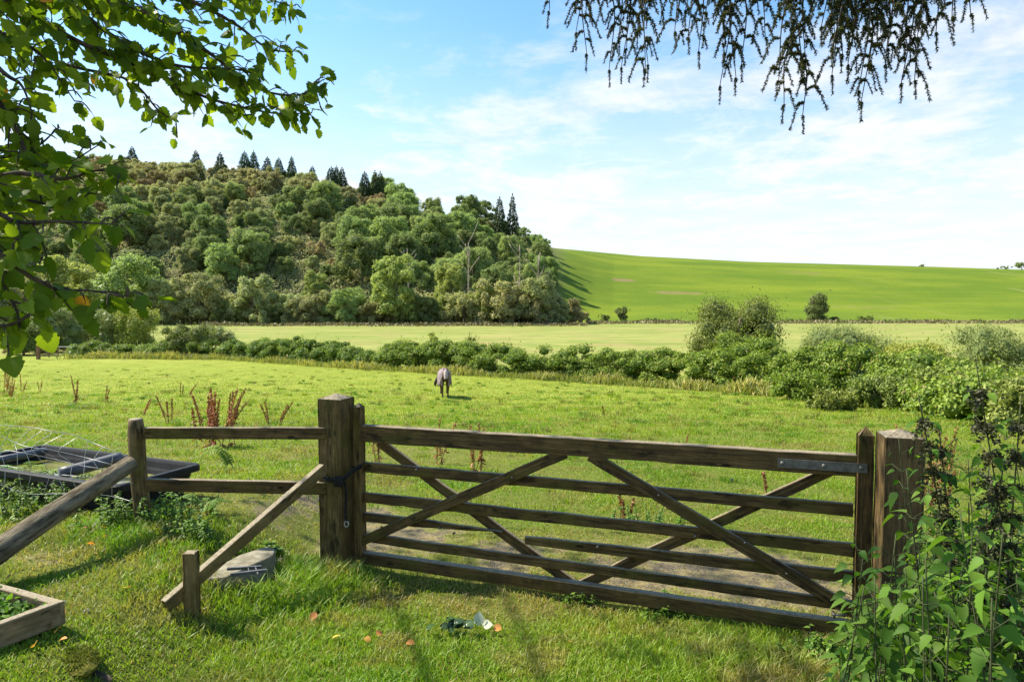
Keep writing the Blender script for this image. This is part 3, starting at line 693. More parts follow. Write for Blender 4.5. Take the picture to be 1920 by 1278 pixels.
# ------------------------------------------------------------ bramble hedge across the paddock
def hedge(name, ctrl, label, seed, width=2.8, leaf=.125, dens=95, mat=M_HEDGE, hvar=.35, cat='hedge'):
    r = np.random.default_rng(seed)
    pts = []
    for u, vb, vt in ctrl:
        b = G(u, vb); pts.append((b.x, b.y, (CAM_H+b.y*float(tanE(vt)))-b.z))
    pts = [(p_[0], p_[1], p_[2]*1.28) for p_ in pts]; path = spline(pts, 10); a = Acc(); base = Vector((path[len(path)//2][0], path[len(path)//2][1], 0)); base.z = H1(base.x, base.y)
    seg = np.linalg.norm(np.diff(path[:, :2], axis=0), axis=1); cum = np.concatenate([[0], np.cumsum(seg)]); Ltot = cum[-1]
    nl = int(Ltot*13); C = []; Rr = []
    for i in range(nl):
        s = r.random()*Ltot; x = np.interp(s, cum, path[:, 0]); y = np.interp(s, cum, path[:, 1]); h = np.interp(s, cum, path[:, 2])
        ta = np.array([np.interp(s+.5, cum, path[:, 0])-np.interp(s-.5, cum, path[:, 0]), np.interp(s+.5, cum, path[:, 1])-np.interp(s-.5, cum, path[:, 1])]); ta = ta/np.linalg.norm(ta); no = np.array([-ta[1], ta[0]])
        off = (r.random()-.5)*width; rad = .24+.30*r.random(); hh = h*(.92-hvar*.5*r.random()+.12*float(vn(np.array(s*.35), np.array(3.3), seed)))
        zc = (hh-rad)*(r.random()**.8)*(1-.35*abs(off)/(width/2))
        xx, yy_ = x+no[0]*(off+width*.5), y+no[1]*(off+width*.5); C.append((xx, yy_, H1(xx, yy_)+max(zc, rad*.5))); Rr.append((rad*1.25, rad*1.25, rad*.9))
    C = np.array(C); Rr = np.array(Rr); per = 210
    for i in range(nl):
        d = nrm(r.normal(size=(per, 3))); d[:, 2] = np.where(d[:, 2] < -.3, -d[:, 2], d[:, 2]); rr = 1+.14*r.normal(size=per)
        p = C[i]+d*Rr[i]*rr[:, None]; near = np.abs(C[:, 0]-C[i, 0]) < 1.2; near[i] = False
        q = np.linalg.norm((p[:, None]-C[near][None])/Rr[near][None], axis=2); k = ~(q < .8).any(axis=1); p = p[k]; n = nrm(d[k]+.6*r.normal(size=(k.sum(), 3))+np.array([0, 0, .3]))
        D = nrm(np.cross(n, r.normal(size=n.shape))); scatter(a, p-D*leaf*.5, D, n, leaf*(.6+.8*r.random(len(p))), T_DIA, np.clip(.45+.27*r.normal(size=len(p))+(r.random()-.5)*.25, 0, 1))
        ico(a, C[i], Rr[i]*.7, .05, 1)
    # arching bramble shoots on top
    for i in range(int(Ltot*4)):
        c = C[r.integers(nl)]; dr = nrm(np.array([r.normal()*.6, r.normal()*.6, 1.0])); k = 10; t = r.random(k)*.75
        scatter(a, c+dr*(t[:, None]+.3), nrm(dr+.9*r.normal(size=(k, 3))), nrm(r.normal(size=(k, 3))+np.array([0, 0, .8])), leaf*.8, T_DIA, .5+.5*r.random(k))
    return a.thing(name, mat, base, label, cat, smooth=False)
hedge('bramble_hedge', [(690, 690, 650), (720, 692, 642), (800, 697, 640), (900, 702, 648), (1000, 708, 652), (1100, 714, 654), (1200, 720, 656), (1300, 728, 650), (1400, 735, 645), (1500, 742, 645), (1600, 752, 652), (1700, 768, 672), (1790, 790, 700)], 'long dense bramble hedge crossing behind the blanketed horse', 21)
hedge('bramble_hedge', [(405, 672, 640), (460, 674, 636), (540, 680, 638), (610, 684, 643), (665, 687, 655)], 'shorter bramble hedge left of the gap, with pale grasses at its foot', 22)
hedge('bramble_hedge', [(125, 670, 648), (170, 669, 641), (240, 668, 646), (300, 670, 640), (390, 671, 635)], 'low bramble bank running right from the far field gate', 23, width=2.6)
def fringe():
    r = np.random.default_rng(77); n = 13000; u = 130+1320*r.random(n); vb = np.interp(u, [125, 405, 690, 1000, 1400, 1600, 1790], [671, 673, 692, 710, 738, 757, 797])
    us = np.linspace(100, 1800, 60); gp_ = [G(a_, float(np.interp(a_, [125, 405, 690, 1000, 1400, 1600, 1790], [671, 673, 692, 710, 738, 757, 797]))) for a_ in us]
    x = np.interp(u, us, [p_.x for p_ in gp_])+r.normal(size=n)*.25; y = np.interp(u, us, [p_.y for p_ in gp_])+.15+r.normal(size=n)*.55; cl = fbm(x*.5, y*.5, 61); hh = (.12+.55*r.random(n))*(.2+1.5*cl)
    a = Acc(); D = nrm(np.stack([r.normal(size=n)*.3, r.normal(size=n)*.3, np.ones(n)], -1)); scatter(a, np.stack([x, y, Hgt(x, y)-.03], -1), D, r.normal(size=(n, 3)), hh, T_NARROW, np.clip(r.random(n)*.6+.9*(cl-.3), 0, 1), .55)
    tagit(link('long_grass', a.mesh('long_grass', M_FRINGE, False)), 'fringe of uncut long grass along the foot of the bramble hedge', 'long grass', None, 'stuff')
fringe()
# shrubs standing in and in front of the hedge
shrub_at(1375, 700, 568, 190, 31, M_SHRUB, 'tallest spreading shrub rising out of the bramble hedge', leaf=.15, nleaf=9000, nl=34)
shrub_at(1400, 722, 632, 150, 37, M_HEDGE, 'dark leafy bush below the tallest hedge shrub', leaf=.15, nleaf=5000)
shrub_at(1580, 728, 617, 205, 32, M_WILLOW, 'fine leaved grey green willow bush in the hedge right of the tallest shrub', leaf=.13, nleaf=9000, nl=30, T=T_NARROW)
shrub_at(1710, 738, 648, 190, 33, M_YELLOW, 'yellow green leafy bush between the two willow bushes', leaf=.115, nleaf=9000)
shrub_at(1880, 750, 618, 270, 34, M_WILLOW, 'big rounded willow bush at the right edge of the paddock', leaf=.13, nleaf=11000, nl=34, T=T_NARROW)
shrub_at(1790, 775, 690, 150, 35, M_SHRUB, 'low olive bush in front of the big right hand willow', leaf=.13, nleaf=7000)
shrub_at(1650, 764, 712, 150, 36, M_SHRUB, 'low spreading bush at the front of the hedge near the field corner', leaf=.12, nleaf=5000)
shrub_at(1920, 800, 720, 130, 38, M_SHRUB, 'low bush at the right border of the field', leaf=.12, nleaf=5000)
shrub_at(1500, 750, 700, 110, 39, M_HEDGE, 'small bramble mound at the front of the hedge', leaf=.13, nleaf=3000)
shrub_at(1560, 770, 735, 90, 47, M_SHRUB, 'lowest leafy mound beside the grass at the hedge foot', leaf=.12, nleaf=2500)
shrub_at(812, 660, 622, 26, 40, M_LIME, 'small bright sapling poking above the bramble hedge', leaf=.15, nleaf=700, nl=8, wisps=8, name='sapling', cat='sapling')
shrub_at(884, 662, 628, 26, 41, M_SHRUB, 'smaller dull sapling poking above the hedge, right of the bright one', leaf=.13, nleaf=500, nl=7, wisps=8, name='sapling', cat='sapling')
# left side bushes
shrub_at(105, 660, 578, 110, 42, M_WILLOW, 'grey green willow bush behind the far field gate', leaf=.16, nleaf=8000, T=T_NARROW)
shrub_at(155, 652, 592, 60, 43, M_SHRUB, 'glossy dark green bush between the grey willow and the pale bush', leaf=.18, nleaf=3500)
shrub_at(205, 655, 582, 75, 44, M_WILLOW, 'feathery pale bush left of the yellow shrub', leaf=.16, nleaf=5000, T=T_NARROW)
shrub_at(258, 655, 575, 85, 45, M_YELLOW, 'rounded yellow green shrub left of the hedge', leaf=.17, nleaf=6500)
shrub_at(350, 668, 612, 120, 46, M_SHRUB, 'spreading tangled bush at the left end of the hedges', leaf=.15, nleaf=7000)
shrub_at(400, 655, 612, 90, 48, M_WILLOW, 'pale straggly bush behind the left hedge end', leaf=.15, nleaf=4000, T=T_NARROW)
shrub_at(45, 665, 605, 70, 49, M_SHRUB, 'grey green bush left of the far field gate post', leaf=.15, nleaf=4500)
tree_at('lime', 125, 640, 478, 'pale yellow green tree behind the left bushes', 2, d=95)
tree_at('grey', 20, 645, 492, 'pale flowering tree at the left edge of the field', 1, d=88)
tree_at('oak', 190, 610, 545, 'dark low tree right of the pale yellow tree', 1, d=110)
a, r_ = shrub_mesh(50, 1.6, .9, 8, 600, .15, M_RUSSET)
b0 = G(20, 663); o = link('bush', a.mesh('bush', M_RUSSET, False), None, b0); tagit(o, 'small rusty orange bush left of the far gate post', 'bush')
# far field boundary: dry grass strip, hedge and bushes at the foot of the hill
def dry_strip():
    r = np.random.default_rng(8); a = Acc(); n = 26000
    u = r.random(n)*1700+380; d = np.where(u < 1100, 170, 190)+r.normal(size=n)*3.5; x = (u-960)/F_PX*d; z = Hgt(x, d)
    hh = (.2+.8*r.random(n))*(.15+1.1*fbm(x*.12, d*.3, 12)); D = nrm(np.stack([r.normal(size=n)*.3, r.normal(size=n)*.3, np.ones(n)], -1))
    scatter(a, np.stack([x, d, z-.1], -1), D, r.normal(size=(n, 3)), hh*1.3, T_NARROW, r.random(n), 1.6)
    tagit(link('tall_dry_grass', a.mesh('tall_dry_grass', M_DRY, False)), 'strip of tall dry brown grass along the far edge of the field', 'dry grass', None, 'stuff')
dry_strip()
def far_bush(u, vb, vt, w, seed, mat, label, d=196):
    x = (u-960)/F_PX*d; b = Vector((x, d, H1(x, d))); h = CAM_H+d*float(tanE(vt))-b.z
    return shrub('shrub', b-Vector((0, 0, .2)), w/F_PX*d, max(h, 1), seed, mat, label, leaf=.42, nleaf=900, nl=10, wisps=6, group='bushes along the foot of the green hill', cat='bush')
FB = [(1165, 575, 34, M_OAK, 'dark bush at the foot of the green hill near the wood'), (1135, 590, 30, M_SHRUB, 'low bush between the wood and the dark bush'), (1225, 596, 40, M_OAK, 'low dark hedge bush left of the tallest hedge shrub'),
 (1265, 597, 36, M_OAK, 'low dark hedge bush just left of the tallest hedge shrub'), (1475, 597, 40, M_OAK, 'low dark bush left of the lone tree'), (1508, 599, 30, M_SHRUB, 'small bush at the left side of the lone tree'),
 (1562, 594, 26, M_OAK, 'small dark bush at the right side of the lone tree'), (1628, 592, 42, M_SHRUB, 'olive bush below the worn patch of the green hill'), (1665, 598, 30, M_OAK, 'small bush right of the olive bush'),
 (1698, 596, 34, M_OAK, 'dark bush right of the worn patch'), (1830, 604, 22, M_SHRUB, 'small bush towards the right of the hill foot'), (1905, 603, 34, M_OAK, 'rightmost bush at the hill foot'), (1770, 604, 20, M_SHRUB, 'tiny bush among dry grass at the hill foot')]
for i, (u, vt, w, mt, lab) in enumerate(FB): far_bush(u, 607, vt, w, 300+i, mt, lab)
lone = shrub('tree', Vector(((1530-960)/F_PX*196, 196, H1((1530-960)/F_PX*196, 196)-.2)), 5.6, 8.6, 77, M_OAK, 'lone upright small tree at the foot of the green hill', cat='tree', leaf=.40, nleaf=3200, nl=30, wisps=14, lob=(.34, .55), D=4.6)
for i, (u, dd, w, h, lab) in enumerate([(1725, 418, 3.0, 1.4, 'tiny bush on the skyline of the green hill'), (1912, 416, 9, 5, 'dark tree top on the skyline at the right edge'), (1880, 418, 12, 1.8, 'low hedge bit on the skyline near the right edge')]):
    x = (u-960)/F_PX*dd; shrub('bush', Vector((x, dd, H1(x, dd)-.2)), w, h, 330+i, M_OAK, lab, cat='bush', leaf=.5, nleaf=500, nl=8, wisps=4)

# ------------------------------------------------------------ timber
def plank(name, p0, p1, hh, tt, mat, parent, nvec=None, wear=.004, seg=.08, taper0=None, taper1=None, label=None, seed=None, bev=.004, notch=0):
    """board from p0 to p1 (centre line); hh across, tt along nvec"""
    p0 = Vector(p0); p1 = Vector(p1); X = (p1-p0); Ln = X.length; X.normalize()
    Y = Vector(nvec) if nvec is not None else Vector((0, 0, 1)).cross(X); Y = (Y-X*Y.dot(X)).normalized(); Z = X.cross(Y)
    r = np.random.default_rng(seed if seed is not None else int(abs(p0.x*977+p0.z*131+p1.x*37)*100) % 99991)
    n = max(2, int(Ln/seg)); V = []; F = []
    ring = [(-1, -1, 1, 0), (-1, -1, 0, 1), (-1, 1, 0, -1), (-1, 1, 1, 0), (1, 1, -1, 0), (1, 1, 0, -1), (1, -1, 0, 1), (1, -1, -1, 0)]
    ph = r.random(8)*6.28; ofs = r.random()*50
    for i in range(n+1):
        t = i/n; x = t*Ln; s = 1.0
        h0 = hh/2; 
        if taper0 is not None: h0 *= min(1, taper0+(1-taper0)*t/.15)
        if taper1 is not None: h0 *= min(1, taper1[0]+(1-taper1[0])*(1-t)/taper1[1])
        top = wear*(float(vn(np.array(x*7+ofs), np.array(.5), 1))-.5)*2+wear*.7*math.sin(x*2.1+ph[0]); bot = wear*(float(vn(np.array(x*7+ofs), np.array(9.5), 2))-.5)*2
        if notch and float(vn(np.array(x*9+ofs), np.array(4.5), 5)) > .80: top -= notch
        for (sy_, sz_, by, bz) in ring:
            V.append((x, sy_*tt/2+by*bev, (h0 if sz_ > 0 else -h0)+bz*bev+(top if sz_ > 0 else bot)))
    for i in range(n):
        for k in range(8):
            p = i*8+k; q = i*8+(k+1) % 8; F.append((p, q, q+8, p+8))
    F.append(tuple(range(7, -1, -1))); F.append(tuple(n*8+k for k in range(8)))
    me = bpy.data.meshes.new(name); me.from_pydata(V, [], F); me.update(); me.materials.append(mat)
    bm = bmesh.new(); bm.from_mesh(me); bmesh.ops.recalc_face_normals(bm, faces=bm.faces); bm.to_mesh(me); bm.free()
    o = link(name, me, parent, label=label)
    M = Matrix((X, Y, Z)).transposed().to_4x4(); o.rotation_euler = M.to_euler()
    o.location = p0-(parent.location if parent else Vector())
    return o
def post(name, cx, cy, z0, z1, w, ang, mat, parent=None, cap=.03, wd=None, bev=.006):
    """square post with a low pyramid top; grain runs up local X"""
    wd = wd or w; bm = bmesh.new(); hts = np.concatenate([np.linspace(0, z1-z0-cap, 14)])
    r = np.random.default_rng(int(abs(cx*100+cy*10))); rings = []
    for h in hts:
        cs = []
        for (a, b) in ((-1, -1), (1, -1), (1, 1), (-1, 1)):
            for (da, db) in (((-a*bev), 0), (0, (-b*bev))) if (a*b > 0) else ((0, (-b*bev)), ((-a*bev), 0)):
                j = r.normal()*.0012; cs.append(bm.verts.new((h, a*w/2+da+j, b*wd/2+db+j)))
        rings.append(cs)
    for i in range(len(rings)-1):
        for k in range(8): bm.faces.new((rings[i][k], rings[i][(k+1) % 8], rings[i+1][(k+1) % 8], rings[i+1][k]))
    ap = bm.verts.new((z1-z0, 0, 0))
    for k in range(8): bm.faces.new((rings[-1][k], rings[-1][(k+1) % 8], ap))
    bm.faces.new(rings[0][::-1]); bmesh.ops.recalc_face_normals(bm, faces=bm.faces)
    me = bpy.data.meshes.new(name); bm.to_mesh(me); bm.free(); me.materials.append(mat)
    o = link(name, me, parent)
    X = Vector((0, 0, 1)); Y = Vector((math.cos(ang), math.sin(ang), 0)); Z = X.cross(Y)
    o.rotation_euler = Matrix((X, Y, Z)).transposed().to_euler(); o.location = Vector((cx, cy, z0))-(parent.location if parent else Vector())
    return o
# gate plane through two points
GA = Vector(((680-960)/F_PX*4.93, 4.93, 0)); GB = Vector(((1600-960)/F_PX*3.84, 3.84, 0))
GD = (GB-GA).normalized(); GN = Vector((GD.y, -GD.x, 0))   # GN towards the camera
if GN.y > 0: GN = -GN
GANG = math.atan2(GD.y, GD.x)
def on_plane(u, v, A, N, off=0):
    d = P3(u, v, 1)-Vector((0, 0, CAM_H)); A2 = A+N*off; c = Vector((0, 0, CAM_H)); t = (A2-c).dot(N)/d.dot(N); return c+d*t
def gp(u, v, off=0): return on_plane(u, v, GA, GN, off)
def rail(name, l, r, parent, A=GA, N=GN, off=0, tt=.04, mat=M_GATE, **k):
    """l, r = (u, vtop, vbottom)"""
    a0, a1 = on_plane(l[0], l[1], A, N, off+tt/2), on_plane(l[0], l[2], A, N, off+tt/2); b0, b1 = on_plane(r[0], r[1], A, N, off+tt/2), on_plane(r[0], r[2], A, N, off+tt/2)
    hh = ((a0-a1).length+(b0-b1).length)/2
    return plank(name, (a0+a1)/2-N*tt/2, (b0+b1)/2-N*tt/2, hh, tt, mat, parent, N, **k)
# gate posts
lp = empty('gate_post', (0, 0, 0), 'thick square gate post on the left of the gate with black cord tied round it', 'gate post')
LPC = P3(634.5, 1058, 5.03); lp.location = (LPC.x, LPC.y, -.02)
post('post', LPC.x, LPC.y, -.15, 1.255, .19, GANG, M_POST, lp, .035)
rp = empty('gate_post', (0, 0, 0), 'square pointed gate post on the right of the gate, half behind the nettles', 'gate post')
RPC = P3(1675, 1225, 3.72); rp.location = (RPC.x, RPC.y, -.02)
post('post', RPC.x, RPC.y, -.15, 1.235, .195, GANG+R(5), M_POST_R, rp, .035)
# cord round left post and gate stile
def world_rect(c, w, z, ang, k=1.0):
    X = Vector((math.cos(ang), math.sin(ang), 0)); Y = Vector((-X.y, X.x, 0)); return [c+X*a*w+Y*b*w for a, b in ((-1, -1), (1, -1), (1, 1), (-1, 1))]
cord = Acc(); cc_ = Vector((LPC.x, LPC.y, .655)); h_ = .104
X_ = Vector((math.cos(GANG), math.sin(GANG), 0)); Y_ = Vector((-X_.y, X_.x, 0))
for k_, zoff in enumerate((0, .018)):
    loop = [cc_-X_*h_-Y_*h_+Vector((0, 0, .05+zoff)), cc_-X_*.01-Y_*(h_+.004)+Vector((0, 0, -.02+zoff)), cc_+X_*h_-Y_*h_+Vector((0, 0, -.03+zoff)), cc_+X_*.175-Y_*.075+Vector((0, 0, .05+zoff)), cc_+X_*.18+Y_*.04+Vector((0, 0, .06+zoff)), cc_+X_*.02+Y_*h_+Vector((0, 0, .03)), cc_-X_*h_+Y_*h_+Vector((0, 0, .05)), cc_-X_*h_-Y_*h_+Vector((0, 0, .05+zoff))]
    tube(cord, loop, .008, 6)
for k_ in range(6):
    s = cc_+X_*(.06+.01*k_)-Y_*(h_+.008)+Vector((0, 0, -.01)); tube(cord, [s+Vector((0, 0, .03)), s+Vector((.004, -.004, 0)), s-Vector((0, 0, .04))], .011, 6)
hang = [cc_+X_*(h_+.006)-Y_*.07+Vector((0, 0, -.02)), cc_+X_*(h_+.014)-Y_*.065+Vector((0, 0, -.12)), cc_+X_*(h_+.010)-Y_*.07+Vector((0, 0, -.24)), cc_+X_*(h_+.014)-Y_*.066+Vector((0, 0, -.31))]
hp = spline(hang, 7)
for i in range(len(hp)-1):
    m_ = (hp[i]+hp[i+1])/2; tube(cord, [hp[i], m_+np.array([.003, 0, 0])*(1 if i % 2 else -1), hp[i+1]], [.006, .011, .006], 6)
cord.thing('cord', M_CORD, cc_, 'black cord tied round the left gate post with its end hanging down', 'cord')
clip = Acc(); ce = Vector(hp[-1]); ring = [ce+Vector((.016*math.sin(a_), 0, -.022+.022*math.cos(a_))) for a_ in np.linspace(0, 6.28, 10)]
tube(clip, ring, .004, 5); clip.thing('clip', M_WIRE, ce, 'small metal clip at the end of the black cord', 'clip')
# field gate
gate = empty('field_gate', (gp(1150, 1110).x, gp(1150, 1110).y, .03), 'wide weathered timber five bar gate with a broken middle bar', 'gate')
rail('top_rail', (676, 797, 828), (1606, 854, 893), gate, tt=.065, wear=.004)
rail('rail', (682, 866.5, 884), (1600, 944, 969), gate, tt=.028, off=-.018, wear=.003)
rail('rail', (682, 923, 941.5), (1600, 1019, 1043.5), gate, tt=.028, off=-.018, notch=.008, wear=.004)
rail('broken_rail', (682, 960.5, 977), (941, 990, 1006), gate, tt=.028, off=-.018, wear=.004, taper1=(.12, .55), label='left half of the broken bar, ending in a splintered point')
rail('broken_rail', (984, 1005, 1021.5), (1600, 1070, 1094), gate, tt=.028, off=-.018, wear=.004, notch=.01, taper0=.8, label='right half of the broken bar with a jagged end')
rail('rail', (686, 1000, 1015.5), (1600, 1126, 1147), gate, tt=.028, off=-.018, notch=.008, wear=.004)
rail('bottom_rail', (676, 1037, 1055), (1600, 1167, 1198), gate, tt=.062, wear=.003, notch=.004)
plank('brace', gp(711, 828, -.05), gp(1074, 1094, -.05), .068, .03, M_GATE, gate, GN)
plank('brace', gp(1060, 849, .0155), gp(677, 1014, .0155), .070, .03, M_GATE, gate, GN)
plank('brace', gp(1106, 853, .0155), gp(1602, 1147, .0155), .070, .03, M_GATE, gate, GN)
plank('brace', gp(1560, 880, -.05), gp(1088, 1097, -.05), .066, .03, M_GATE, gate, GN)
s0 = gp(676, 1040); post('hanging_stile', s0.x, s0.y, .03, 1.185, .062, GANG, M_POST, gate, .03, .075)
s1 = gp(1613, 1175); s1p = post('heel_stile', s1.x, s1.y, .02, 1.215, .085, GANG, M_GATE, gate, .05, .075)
st = Acc()
def boxa(acc, p0, p1, hh, tt, N):
    p0, p1 = Vector(p0), Vector(p1); X = (p1-p0).normalized(); Y = (N-X*N.dot(X)).normalized(); Z = X.cross(Y); V = []
    for p in (p0, p1):
        for a_, b_ in ((-1, -1), (1, -1), (1, 1), (-1, 1)): V.append(p+Y*a_*tt/2+Z*b_*hh/2)
    Fq = [(0, 1, 2, 3), (7, 6, 5, 4), (0, 4, 5, 1), (1, 5, 6, 2), (2, 6, 7, 3), (3, 7, 4, 0)]
    acc.add([tuple(v) for v in V], [t for q_ in Fq for t in ((q_[0], q_[1], q_[2]), (q_[0], q_[2], q_[3]))])
boxa(st, gp(1458, 867, .038), gp(1626, 878, .044), .052, .008, GN)
strap = st.obj('hinge_strap', M_STEEL, gate, smooth=False)
for u_, v_ in ((1467, 868), (1545, 873), (1615, 877)):
    b_ = Acc(); c_ = gp(u_, v_, .047); tube(b_, [c_-GN*.006, c_+GN*.004, c_+GN*.007], [.013, .012, .006], 8); bo = b_.mesh('bolt', M_STEEL, True, tuple(c_)); ob = link('bolt', bo, gate, c_-gate.location)
b_ = Acc(); tube(b_, [gp(1560, 1151, .03), gp(1590, 1153, .03)], .009, 6); boxa(b_, gp(1562, 1152, .03), gp(1566, 1152, .03), .03, .03, GN); b_.obj('lower_hinge', M_STEEL, gate)
for (u_, v_) in [(824, 990), (1372, 900), (1235, 928), (1397, 1017), (1120, 1025), (1475, 1075), (780, 880), (1303, 1005), (960, 895), (850, 1000)]:
    b_ = Acc(); c_ = gp(u_, v_, .03); tube(b_, [c_-GN*.02, c_, c_+GN*.004], [.008, .008, .004], 7); link('bolt', b_.mesh('bolt', M_STEEL, True, tuple(c_)), gate, c_-gate.location)
# left post-and-rail fence
FA = Vector(((258-960)/F_PX*5.06, 5.06, 0)); FB_ = Vector(((606-960)/F_PX*4.93, 4.93, 0)); FD = (FB_-FA).normalized(); FN = Vector((FD.y, -FD.x, 0))
if FN.y > 0: FN = -FN
fence = empty('rail_fence', (FA.x, FA.y, H1(FA.x, FA.y)), 'short two rail timber fence from the round post to the left gate post', 'fence')
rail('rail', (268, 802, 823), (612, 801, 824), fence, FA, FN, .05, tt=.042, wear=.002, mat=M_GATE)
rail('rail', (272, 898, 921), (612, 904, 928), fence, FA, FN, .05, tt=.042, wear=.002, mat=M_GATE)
rpost = Acc(); pb = Vector((FA.x+.012, FA.y+.01, H1(FA.x, FA.y)-.15)); ptop = P3(254, 785, 5.06)
r_ = np.random.default_rng(3); path = spline([pb, (pb+ptop)/2+Vector((-.012, 0, 0)), ptop], 9)
tube(rpost, path, [.056+.003*math.sin(i*1.1)+.002*r_.normal() for i in range(len(path)-1)]+[.046], 14)
def round_post(name, path, radii, parent, mat):
    p0 = Vector(path[0]); p1 = Vector(path[-1]); X = (p1-p0).normalized(); Y = X.orthogonal().normalized(); Z = X.cross(Y); Mx = Matrix((X, Y, Z)).transposed(); Mi = Mx.transposed()
    a = Acc(); tube(a, [Mi @ (Vector(p)-p0) for p in path], radii, 18); me_ = a.mesh(name, mat)
    V = np.array([v.co[:] for v in me_.vertices]); n = len(V); r = np.random.default_rng(7)
    an = np.arctan2(V[:, 2], V[:, 1]); k = 1+.05*(vn(an*2.2+8, V[:, 0]*3, 2)-.5)*2+.03*(vn(an*6+8, V[:, 0]*1.2, 5)-.5)*2
    V[:, 1] *= k; V[:, 2] *= k; me_.vertices.foreach_set('co', V.astype(np.float32).ravel()); me_.update()
    o = link(name, me_, parent); o.rotation_euler = Mx.to_euler(); o.location = p0-(parent.location if parent else Vector()); return o
round_post('round_post', path, [.058]*(len(path)-2)+[.054, .047], fence, M_ROUND)
# log strut
lt = P3(246, 868, 4.93); lb = P3(-95, 1098, 3.75); lb2 = lb+(lb-lt)*.12
lpath = spline([lb2, (lb2+lt)*.5+Vector((0, 0, .012)), lt], 14)
ls = round_post('log_strut', lpath, np.linspace(.080, .058, len(lpath)), None, M_LOG); tagit(ls, 'thick round log leaning from the ground up against the round fence post', 'log')
# square brace and stake
bt = P3(606, 878, 4.84); bb_ = G(311, 1150)+Vector((0, 0, .045))
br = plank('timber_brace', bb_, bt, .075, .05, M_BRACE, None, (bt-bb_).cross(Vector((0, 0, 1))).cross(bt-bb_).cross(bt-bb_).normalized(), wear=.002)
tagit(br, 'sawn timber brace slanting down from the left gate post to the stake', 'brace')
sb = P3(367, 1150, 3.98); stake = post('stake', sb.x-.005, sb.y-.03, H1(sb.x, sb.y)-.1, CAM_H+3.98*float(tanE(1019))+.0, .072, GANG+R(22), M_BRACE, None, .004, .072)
tagit(stake, 'short upright wooden stake in the grass at the foot of the slanting brace', 'stake')
# ------------------------------------------------------------ trough
def trough():
    zr = .50; RC = Vector((-2.72, 5.95)); dl = Vector((.92, -.39)).normalized(); ds = Vector((-.39, -.92)).normalized(); LL, SS = 2.15, .84
    C0 = RC-dl*LL/2+ds*SS/2; e = empty('water_trough', (C0.x, C0.y, .12), 'long black plastic water trough with green water behind the round fence post', 'trough')
    def rect(k, z, dx=0): return [Vector((*(C0+dl*sx_*(LL/2+k)+ds*sy_*(SS/2+k)), z)) for sx_, sy_ in ((-1, -1), (1, -1), (1, 1), (-1, 1))]
    a = Acc(); prof = [(-.13, .10), (-.05, .42), (-.05, .44), (0, .445), (.0, zr-.01), (-.01, zr), (-.05, zr), (-.06, zr-.02), (-.075, zr-.07), (-.085, zr-.09), (-.15, .20), (-.16, .17)]
    # rounded rectangle rings
    def ring(k, z, m=5, rad=.07):
        out_ = []; hx, hy = LL/2+k, SS/2+k; rd = rad
        for qx, qy, a0 in ((1, 1, 0), (-1, 1, 90), (-1, -1, 180), (1, -1, 270)):
            for j in range(m):
                an = R(a0+90*j/(m-1)); x = qx*(hx-rd)+rd*math.cos(an); y = qy*(hy-rd)+rd*math.sin(an); p = C0+dl*x+ds*y; out_.append((p.x, p.y, z))
        return out_
    n = 20; V = []; 
    for k, z in prof: V += ring(k, z)
    Ft = []
    for i in range(len(prof)-1):
        for j in range(n): p = i*n+j; q_ = i*n+(j+1) % n; Ft += [(p, q_, q_+n), (p, q_+n, p+n)]
    l = (len(prof)-1)*n; Ft += [(l, l+j, l+j+1) for j in range(1, n-1)]; Ft += [(0, j+1, j) for j in range(1, n-1)]
    a.add(V, Ft); b_ = a.obj('tub', M_PLASTIC, e, smooth=False)
    w = Acc(); V = ring(-.10, .375); w.add(V, [(0, j, j+1) for j in range(1, n-1)])
    mw, nt, oo = newmat('green water'); nb = NB(nt); vv = nb.coord('Object'); nn = nb.noise(vv, 9, 3)
    nt.links.new(nb.pbr(nb.mix(nb.rng(nb.noise(vv, 3, 4), .35, .7), (.10, .11, .02), (.22, .22, .05)), .08, .5, nn, .05, .01), oo.inputs[0])
    w.obj('water', mw, e)
    f = Acc(); p0 = C0-dl*.55-ds*SS*.40; p0 = P3(228, 857, 6.05); p1 = P3(112, 888, 5.72); tube(f, spline([p0, (p0+p1)/2, p1], 5), .052, 14); f.obj('crossbar', M_PIPE, e)
    g = Acc(); q0 = C0-dl*(LL/2-.2)-ds*(SS/2-.12); q1 = C0-dl*(LL/2-.22)+ds*(SS/2-.12); tube(g, [Vector((*q0, .47)), Vector((*q1, .47))], .035, 12); g.obj('crossbar', M_PIPE, e)
trough()
# ------------------------------------------------------------ sagging wire netting
def netting():
    a = Acc(); rows = [[(-60, 796), (0, 797), (60, 801), (100, 809), (135, 814), (170, 828), (205, 842), (245, 858)], [(-60, 806), (0, 817), (30, 830), (55, 838), (90, 842), (150, 855), (200, 868), (246, 880)],
            [(-60, 840), (0, 843), (40, 848), (100, 860), (150, 872), (200, 880), (250, 890)], [(-60, 872), (0, 872), (50, 880), (100, 888), (150, 893), (200, 900), (250, 905)], [(-60, 895), (0, 908), (50, 925), (100, 925), (170, 926), (210, 930), (250, 940)]]
    dd = lambda u: 4.75+(u+60)/310*.28
    S = [spline([P3(u, v, dd(u)+.05*math.sin(u*.05+i)) for u, v in rw], 6) for i, rw in enumerate(rows)]
    base = Vector(S[-1][len(S[-1])//2]); base.z = H1(base.x, base.y)
    for s in S: tube(a, s, .0022, 5)
    r = np.random.default_rng(6)
    for t in np.linspace(.04, .9, 11):
        pts = [s[int(t*(len(s)-1)+r.normal()*.6) % len(s)] for s in S]; tube(a, spline(pts, 4), .0017, 4)
    a.thing('wire_fence', M_WIRE, base, 'sagging galvanised wire netting in front of the trough', 'wire fence')
netting()
